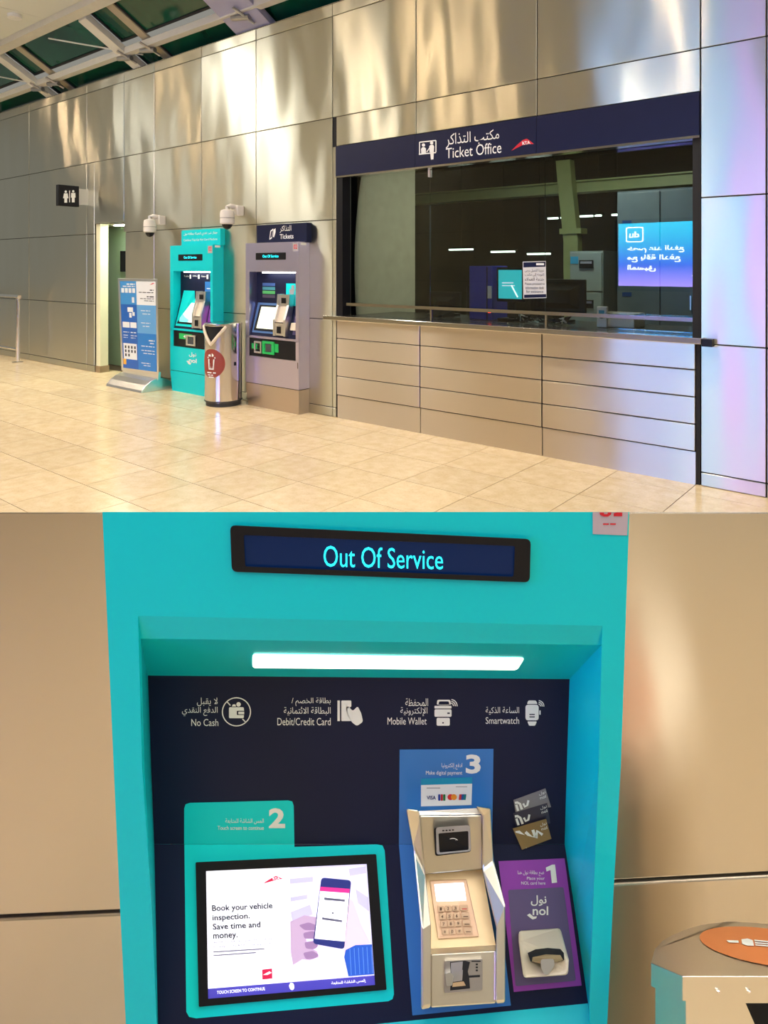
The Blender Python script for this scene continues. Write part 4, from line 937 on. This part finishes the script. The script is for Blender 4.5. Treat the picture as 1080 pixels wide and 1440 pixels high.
SP([[(408, 1296), (428, 1287), (446, 1290), (444, 1310), (430, 1318), (432, 1330), (446, 1338), (448, 1346), (436, 1350), (425, 1349), (412, 1357), (409, 1340)]], EM('hand tone', (186, 160, 190)), 0.0034)
SP([rr([(420, 1301), (434, 1297), (445, 1301), (444, 1308), (428, 1308)], 3), rr([(426, 1312), (440, 1309), (447, 1314), (444, 1320), (428, 1320)], 3), rr([(428, 1325), (442, 1323), (448, 1330), (442, 1335), (430, 1334)], 3), rr([(426, 1340), (440, 1337), (449, 1343), (442, 1348), (430, 1349)], 3)], EM('finger tone', (150, 118, 160)), 0.0037)
SP([[(490, 1262), (497, 1268), (508, 1300), (521, 1326), (500, 1332), (484, 1340), (484, 1310)]], EM('palm tone', (224, 196, 214)), 0.0034)
SP([[(484, 1346), (486, 1336), (500, 1329), (523, 1328), (526, 1370), (490, 1373)]], EM('sleeve', (40, 86, 186)), 0.0037)
SP([stroke([(492 + k * 6, 1334 - k * 0.6), (494 + k * 6, 1371 - k * .5)], 0.8) for k in range(6)], EM('sleeve stripe', (95, 140, 220)), 0.004)
SP([rr([(452, 1234), (494, 1238), (484, 1335), (440, 1327)], 5)], EM('phone', (38, 46, 112), 0.9), 0.0042)
SP([[(450.5, 1249), (491.5, 1251), (485, 1324), (442.5, 1320)]], EM('phone page', (250, 248, 255), 1.2), 0.0045)
SP([[(450.7, 1247), (491.8, 1250), (491, 1256), (450, 1253)]], EM('magenta', (222, 50, 140)), 0.0048)
SP([[(456, 1262), (485, 1265), (485, 1268), (456, 1265.5)], [(453, 1290), (481, 1294), (481, 1297), (453, 1293)], circ(468, 1284, 1.4, 8)], EM('phone text', (90, 90, 110), .8), 0.0048)
SP([[(292.2, 1390.5), (526.8, 1371.5), (527.4, 1385), (292.7, 1404.5)]], EM('indigo bar', (72, 66, 170)))
SI = EM('ink', (26, 22, 44), 0.3); SG = EM('grey ink', (105, 100, 125), 0.6); SW = EM('bar text', (245, 245, 255), 1.2)
def ST(s, q, m=SI, b=0.9): lettering(scr, s, q, LK, 0.0034, m, b)
ST('Book your vehicle', [(298, 1273), (383, 1269), (383.5, 1280), (298.5, 1284)]); ST('inspection.', [(298.5, 1287), (351, 1284), (351.5, 1294), (299, 1297)])
ST('Save time and', [(299, 1299), (366, 1295.5), (366.5, 1304), (299.5, 1307.5)]); ST('money.', [(299.5, 1314), (334, 1312), (334.5, 1321), (300, 1323)])
ST('Avoid the wait and save AED 100 by', [(300, 1323.5), (383, 1318.5), (383, 1322.5), (300, 1327.5)], SG, 0); ST('booking on the RTA Dubai app or rta.ae', [(300, 1330), (389, 1324.5), (389, 1328.5), (300, 1334)], SG, 0)
SP([[(300, 1338 + k * 5), (372 - k * 12, 1333.5 + k * 5.3), (372 - k * 12, 1335 + k * 5.3), (300, 1339.5 + k * 5)] for k in range(2)], SG, 0.003)
ST('TOUCH SCREEN TO CONTINUE', [(305, 1393.5), (372, 1388), (373, 1392.5), (305, 1398)], SW); ST('إلمس الشاشة للمتابعة', [(466, 1380.5), (514, 1376.5), (515, 1382), (466, 1386)], SW)
SP([rr([(406, 1386), (409, 1381.5), (413, 1383), (414, 1390), (411, 1393), (408, 1391)], 2)], SW, 0.0034, 'pictogram')
SP([[(368.5, 1363.5), (382.5, 1362), (383, 1376), (369, 1377.5)]], EM('crimson', (190, 30, 70), .9), 0.003, 'emblem'); SP([[(370, 1371), (375, 1368), (379, 1366), (382, 1368), (376, 1371)]], SW, 0.0034, 'emblem')
SP([[(369, 1243), (378, 1237), (388, 1231.5), (398, 1236), (388, 1237.5)]], EM('crimson', (190, 30, 70), .9), 0.003, 'emblem'); ST('RTA', [(383, 1234), (393, 1233.4), (394, 1236.6), (384, 1237.4)], SW)
lettering(km, '2', (378, 1136.5, 401, 1164.5), LK, 0.0015, WHITE, 1.6)
lettering(km, 'المس الشاشة للمتابعة', (317, 1151, 371, 1159), LK, 0.0015); lettering(km, 'Touch screen to continue', (306, 1161.5, 371, 1167), LK, 0.0015)
# --- step 3: payment
plate(km, 'step_panel', [(562, 1054), (694, 1053), (692, 1187), (561, 1187)], LK, 0.0008, -0.001, BLUE)
plate(km, 'step_panel', [(561, 1187.4), (692, 1187.4), (718.5, 1414), (580, 1428)], LK, 0.0008, -0.001, BLUE)
lettering(km, '3', (655, 1061, 676, 1088), LK, 0.0015, WHITE, 1.6)
lettering(km, 'ادفع إلكترونيا', (621, 1073, 650, 1082), LK, 0.0015); lettering(km, 'Make digital payment', (599, 1084, 650, 1091), LK, 0.0015)
cardp = plate(km, 'card_print', [(592, 1104), (664, 1102), (663, 1132), (592, 1134)], LK, 0.0016, 0.0, WHITE)
plate(km, 'card_print', [(592, 1095), (664, 1093), (664, 1102), (592, 1104)], LK, 0.0016, 0.0, mat('cerulean film', s2l(0, 150, 190), .45))
lettering(cardp, 'VISA', (600, 1119, 613, 1124.5), LK, 0.0024, mat('visa blue', s2l(30, 35, 110), .5), 1)
for k, c in enumerate(((30, 60, 150), (190, 30, 50), (30, 120, 60))): figure(cardp, [rr(rect(616.2 + k * 3.5, 1117, 619.3 + k * 3.5, 1126), 1)], LK, 0.0024, mat('mark %d' % k, s2l(*c), .5), 'emblem')
figure(cardp, [circ(633.5, 1121, 4.2, 18)], LK, 0.0024, mat('mark red', s2l(220, 40, 40), .5), 'emblem'); figure(cardp, [circ(638.3, 1121, 4.2, 18)], LK, 0.0027, mat('mark orange', s2l(240, 150, 40), .5), 'emblem')
for k, c in enumerate(((205, 40, 55), (30, 80, 150), (0, 120, 125))): figure(cardp, [[(646 + k * 3.2, 1117), (649.4 + k * 3.2, 1117), (648.4 + k * 3.2, 1125), (645 + k * 3.2, 1125)]], LK, 0.0024, mat('stripe %d' % k, s2l(*c), .5), 'emblem')
figure(cardp, [rect(600, 1107.6, 619, 1108.8), rect(641, 1106, 657, 1107)], LK, 0.0024, mat('grey print', (.35, .36, .36), .5), 'fine_print')
# payment unit
def LU(px, py, off=0.0): return LK(px, py, off)
def solid(parent, name, pts, offs, m, bev=0.002, base=-0.001):   # outline whose corners stand out by their own amounts
    k = MB(); n_ = len(pts); fr = [LK(p[0], p[1], o) for p, o in zip(pts, offs)]; bk_ = [LK(p[0], p[1], base) for p in pts]
    for tri in tessellate_polygon([[Vector((p[0], p[1], 0)) for p in pts]]): k.face([fr[i] for i in tri]); k.face([bk_[i] for i in reversed(tri)])
    for i in range(n_): j = (i + 1) % n_; k.face([fr[i], fr[j], bk_[j], bk_[i]])
    o = k.build(name, m, parent); return bevel(o, bev) if bev else o
cl_out = [(571, 1137), (589.5, 1140), (591, 1150), (598, 1228), (606, 1300), (606, 1417), (592, 1420), (592, 1300), (581, 1192)]
solid(km, 'side_cheek', cl_out, [.045, .045, .046, .05, .07, .07, .07, .07, .05], CREAMM, .003)
cr_out = [(669, 1133.5), (690, 1137), (694, 1209), (710.5, 1272), (710.5, 1410), (697, 1411.5), (698, 1305), (678, 1222), (678, 1147)]
solid(km, 'side_cheek', cr_out, [.045, .045, .05, .07, .07, .07, .07, .05, .046], CREAMM, .003)
solid(km, 'reader_block', [(590, 1147), (678, 1146), (678, 1222), (597, 1229)], [.032, .032, .036, .036], CREAMM)
solid(km, 'reader_top', [(589, 1140.5), (670, 1136.5), (678, 1145), (590, 1146.5)], [.028, .028, .032, .032], ALU, 0)
bay = solid(km, 'pin_bay', [(597.5, 1229.5), (678, 1222.5), (697.5, 1331), (606, 1336)], [.008, .008, .03, .03], mat('brass tinted plate', s2l(214, 190, 150), .35, .6), 0)
solid(km, 'ledge', [(606, 1334), (697.5, 1329), (697.5, 1337), (606, 1342)], [.036, .036, .062, .062], ALU, 0)
blk = solid(km, 'slot_block', [(606, 1341.5), (697.5, 1336.5), (697, 1411), (606, 1417)], [.062, .062, .062, .062], CREAMM)
# contactless reader
rd = plate(km, 'contactless_reader', rr([(610, 1164), (660, 1160), (662.5, 1198), (612, 1204)], 4), LK, 0.046, 0.03, BLACK, 0.002)
plate(rd, 'reader_frame', [rr([(613, 1163.5), (661, 1160), (662.5, 1197), (614, 1202)], 4), rr([(616.5, 1172), (658.5, 1168.5), (659, 1195), (618, 1199)], 2)], LK, 0.049, 0.044, mat('grey reader frame', (.42, .42, .44), .35, .5), 0.001)
figure(rd, [rect(622 + k * 4.5, 1167.2 - k * .3, 625 + k * 4.5, 1169 - k * .3) for k in range(4)], LK, 0.0505, BLACKM, 'indicator')
figure(rd, [[circ(637, 1184.5, 8, 24, 6), circ(637, 1184.5, 7, 24, 5)], [(632, 1185), (637, 1181.5), (637, 1188)], stroke(arc(637, 1185, 3, -50, 50), 1), stroke(arc(637, 1185, 5, -45, 45), 1)], LK, 0.0475, WHITE, 'pictogram')
# pin pad: plate, little screen, sixteen keys
def LB(px, py, off=0.0): 
    t = (py - 1226) / 108; return LK(px, py, 0.008 + 0.022 * min(1, max(0, t)) + off)
pp = plate(km, 'pin_pad', [(604, 1238), (656, 1236.5), (673.5, 1317), (616, 1320.5)], LB, 0.004, 0.0, mat('peach plate', s2l(226, 190, 158), .4, .4), 0.001)
plate(pp, 'pad_screen', rr([(610.5, 1243.5), (652, 1241), (656, 1266.5), (614, 1268)], 1), LB, 0.005, 0.003, emitter('pad screen', s2l(214, 226, 246), 1.0))
KEYM = mat('cream key', s2l(200, 168, 138), .4, .3); KEYE = mat('key engraving', s2l(90, 62, 44), .6)
kk = []
for r in range(4):
    for c in range(4):
        x0 = 615.5 + c * 10.2 + r * 1.9 + (0.5 if c == 3 else 0); y0 = 1274 + r * 10.7 - c * 0.5; w = 8.6 if c < 3 else 11.2
        kq = rr([(x0, y0), (x0 + w, y0 - .3), (x0 + w + .8, y0 + 8), (x0 + .8, y0 + 8.3)], 1.2, 2)
        o = plate(pp, 'key', kq, LB, 0.0085, 0.003, KEYM, 0.0006)
        g = '123X456<789O*0#E'[r * 4 + c]
        if c < 3: lettering(o, g, (x0 + 3, y0 + 2, x0 + 6, y0 + 6.4), LB, 0.0092, KEYE, .5, 'engraving')
        else: figure(o, [rect(x0 + 3, y0 + 5, x0 + 10, y0 + 6.2)], LB, 0.0092, (RED if r == 0 else KEYE), 'key_mark')
        kk.append(o)
# card slot
cs = plate(blk, 'slot_plate', rr([(625.5, 1351.5), (678.5, 1348.5), (678.5, 1392.5), (625, 1396.5)], 2), LK, 0.067, 0.062, mat('worn steel plate', (.5, .46, .42), .35, .8), 0.001)
for q, m_, o_ in (([(633, 1353), (654, 1351), (661, 1353), (658, 1366), (660, 1376), (661, 1390), (633, 1393), (634, 1372)], BLACKM, .0675), ([(634, 1354), (651, 1352), (650, 1364), (634, 1366)], mat('slot grey', (.3, .28, .27), .5), .0685),
                  ([(637, 1382), (652, 1380), (655, 1386), (636, 1388)], mat('slot tan', s2l(190, 160, 120), .5), .0685), ([(634, 1365), (651, 1364), (650, 1379), (637, 1381)], mat('slot grey', (.3, .28, .27), .5), .0682), ([(659, 1372), (675, 1371), (675, 1374), (659, 1375)], BLACKM, .0675)):
    figure(cs, [q], LK, o_, m_, 'slot')
figure(cs, [rect(669, 1355 + k * 4.2, 672, 1357.4 + k * 4.2) for k in range(3)] + [rect(663, 1351, 676, 1352.6)], LK, .0676, BLACKM, 'indicator')
plate(cs, 'thumb_guide', rr([(626, 1370), (633, 1367), (638, 1372), (636, 1386), (628, 1387)], 2), LK, .072, .066, ALU, .001)
# --- step 1: card holder
plate(km, 'step_panel', [(701, 1211), (794, 1207), (818, 1386), (722.5, 1395)], LK, 0.0008, -0.001, PURPLE)
plate(km, 'card_area', rr([(714.5, 1251.5), (792.4, 1247.5), (810, 1379), (725, 1387)], 3), LK, 0.0016, 0.0, MAUVE)
figure(km, [[(767.5, 1220), (776, 1216), (780.5, 1215.7), (783.5, 1241), (776, 1242), (774, 1223.5), (768.5, 1225.5)]], LK, 0.002, WHITE, 'lettering')
lettering(km, 'ضع بطاقة نول هنا', (728, 1224, 765, 1232), LK, 0.002); lettering(km, 'Place your', (741, 1233, 766, 1238.5), LK, 0.002); lettering(km, 'NOL card here', (733, 1239.5, 767, 1244), LK, 0.002)
lettering(km, 'نول', (746.5, 1259, 768.5, 1274), LK, 0.0024, WHITE, .8); lettering(km, 'nol', (749, 1274.5, 771, 1287), LK, 0.0024, WHITE, .8)
figure(km, [[(741, 1287), (745, 1284.5), (750, 1289), (755, 1288.5), (754, 1291.5), (749, 1293), (746, 1291)]], LK, 0.0024, WHITE, 'emblem')
hd = solid(km, 'card_holder', [(729, 1309), (788, 1305), (800, 1350), (799, 1371), (736, 1375.5), (729, 1324)], [.012, .012, .05, .05, .05, .02], CREAM, .004)
solid(hd, 'holder_slot', [(742, 1340), (753, 1335), (770, 1333), (788, 1334.5), (793, 1340), (793.5, 1350), (786, 1353), (760, 1355), (746, 1352)], [.043, .041, .040, .041, .044, .0505, .0515, .0515, .0515], BLACKM, 0, .03)
solid(hd, 'slot_lining', [(749, 1346), (768, 1342), (788, 1343), (792, 1350), (785, 1353), (760, 1355), (748, 1352)], [.049, .047, .048, .051, .053, .053, .053], mat('worn brass', s2l(170, 145, 105), .45, .4), 0, .04)
solid(hd, 'card_tongue', rr([(760, 1349), (779, 1348), (780, 1358), (772, 1370), (766, 1371), (761, 1362)], 4), [.056] * 30, ALU, 0, .045)
# --- three printed cards
for pts, m_ in (([(722, 1125), (767, 1108.5), (775, 1135), (725, 1142)], mat('silver card', s2l(128, 124, 126), .4)), ([(721.5, 1143.5), (769.5, 1129), (774, 1158), (725.5, 1162)], mat('navy card', s2l(44, 44, 66), .4)), ([(721, 1165), (768, 1151.5), (775.5, 1179.5), (734, 1195)], mat('bronze card', s2l(142, 114, 68), .4))):
    k_ = ('silver card', 'navy card', 'bronze card').index(m_.name); cdp = plate(km, 'printed_card', pts, LK, 0.0012 + (.0005 * k_ if k_ < 2 else .0038), -0.001, m_)
    a = Vector(pts[0]); b = Vector(pts[3]); d = Vector(pts[1])
    o_ = .0018 + (.0005 * k_ if k_ < 2 else .0038)
    g = lambda u, v: tuple(a + (d - a) * u + (b - a) * v)
    fan = [stroke([g(.03, .28), g(.10, .30), g(.17, .48), g(.20, .98)], 3.4), stroke([g(.06, .45), g(.08, .98)], 3.2), stroke([g(.27, .55), g(.30, .85), g(.38, .80), g(.44, .45)], 3.0)]
    if k_ == 2: fan = [stroke([g(.03, .22), g(.12, .22), g(.22, .5), g(.30, .92)], 4.6), stroke([g(.06, .5), g(.18, .95)], 4.4), stroke([g(.30, .30), g(.40, .62), g(.50, .60), g(.52, .30)], 4.2), stroke([g(.50, .72), g(.62, .40), g(.72, .62)], 4.0)]
    figure(cdp, fan, LK, o_, WHITE, 'emblem')
    e = a + (d - a) * .78 + (b - a) * .12
    lettering(cdp, 'نول', [(e.x, e.y), (e.x + 9, e.y - 2.6), (e.x + 10, e.y + 2), (e.x + 1, e.y + 5)], LK, o_); lettering(cdp, 'nol', [(e.x + 1.5, e.y + 6), (e.x + 9.5, e.y + 3.5), (e.x + 10.5, e.y + 7.5), (e.x + 2.5, e.y + 10)], LK, o_)

# ================================================================== NEAR BIN
nb = thing('waste_bin', 'steel waste bin with orange sticker on its lid beside the near teal machine', 'bin', (0.50, 0.90, 0), False)
ZF, YF, YB = 0.787, 0.80, 1.02; SL = (0.642 - 0.787) / (YB - YF)
def LLID(px, py, off=0.0):                             # the lid slopes down to the rear
    r = Vector(((px - CX) / F, 1.0, -(py - HY) / F)); t = (ZF - SL * YF + off - EYE) / (r.z - SL); p = r * t; return Vector((p.x, p.y, p.z + EYE))
left = [(960, 1373), (915.5, 1354), (921, 1334), (931, 1323), (945, 1315), (966, 1306), (988.5, 1300), (1010, 1297.3), (1035, 1296)]
LO = [LLID(*p) for p in left]; xc = LLID(1100, 1335).x
LO = LO + [Vector((2 * xc - p.x, p.y, p.z)) for p in reversed(LO)]
BIN2 = steel('bin steel warm', (0.76, 0.70, 0.60), 0.28, 0.0, aniso=0.4)
m_ = len(LO); mb = MB(); mb.face(LO); dn = Vector((0, 0, -0.028))
for i in range(m_): mb.face([LO[i], LO[(i + 1) % m_], LO[(i + 1) % m_] + dn, LO[i] + dn])
bevel(mb.build('lid', BIN2, nb), 0.0012, 1)
cen = sum(LO, Vector()) / m_
BO = [Vector((cen.x + (p.x - cen.x) * .965, cen.y + (p.y - cen.y) * .965, p.z - 0.024)) for p in LO]
mb = MB()
for i in range(m_ - 1): mb.face([BO[i], BO[i + 1], Vector((BO[i + 1].x, BO[i + 1].y, 0.05)), Vector((BO[i].x, BO[i].y, 0.05))])
mb.build('body', BIN2, nb)
A, B = BO[-1], BO[0]; yf = A.y; zt_ = A.z
mouth = [(xc - 0.095, zt_ - .012), (xc + 0.095, zt_ - .012), (xc + .035, zt_ - .15), (xc - .035, zt_ - .15)]
outer = [(B.x, zt_), (A.x, zt_), (A.x, 0.05), (B.x, 0.05)]
mb = MB(); fl_ = outer + mouth
for tri in tessellate_polygon([[Vector((p[0], p[1], 0)) for p in l] for l in (outer, mouth)]): mb.face([(fl_[i][0], yf, fl_[i][1]) for i in tri])
mb.build('front_panel', BIN2, nb)
mb = MB()
for i in range(4):
    a, b = mouth[i], mouth[(i + 1) % 4]; mb.face([(a[0], yf, a[1]), (b[0], yf, b[1]), (xc + (b[0] - xc) * .8, yf + .05, b[1]), (xc + (a[0] - xc) * .8, yf + .05, a[1])])
mb.build('mouth_rim', STEELP, nb)
MB().box((xc - .13, yf + .05, 0.1), (xc + .13, yf + .06, zt_ - .05)).build('liner', BLACKM, nb)
mb = MB()
for i in range(m_): 
    a, b = BO[i], BO[(i + 1) % m_]; s_ = lambda p: Vector((cen.x + (p.x - cen.x) * .95, cen.y + (p.y - cen.y) * .95, 0))
    mb.face([s_(a), s_(b), s_(b) + Vector((0, 0, .05)), s_(a) + Vector((0, 0, .05))])
mb.build('base_ring', BLACK, nb)
cS = LLID(1083, 1331)
ORG_ = mat('orange sticker', s2l(214, 122, 62), .5, var=.03)
def LS2(x, y, off=0.0): return Vector((cS.x + x, cS.y - y, cS.z - SL * y + off))
figure(nb, [circ(0, 0, 0.083, 40, .088)], LS2, 0.001, ORG_, 'sticker')
ca, sa = math.cos(0.35), math.sin(0.35)
def ric(pts): return [(0.004 + (x * ca - y * sa), -.004 + (x * sa + y * ca) * .8) for x, y in pts]
figure(nb, [ric(p) for p in ([(-.036, -.014), (-.028, -.022), (-.022, -.014), (-.022, .018), (-.03, .02), (-.036, .012)], [(-.02, -.018), (.05, -.012), (.05, -.006), (-.02, -.009)], [(-.02, -.004), (.05, .0), (.05, .006), (-.02, .003)], [(-.02, .008), (.05, .012), (.05, .018), (-.02, .015)], [(-.04, -.006), (-.055, -.002), (-.052, .010), (-.04, .008)])], LS2, 0.002, WHITE, 'pictogram')
for dx in (-.11, -.075):
    MB().lathe((xc + dx - .02, LO[0].y - .001, LO[0].z - .016), [(0.0022, 0.0), (0.0022, 0.0015), (0, 0.002)], 10).build('rivet', STEELP, nb)
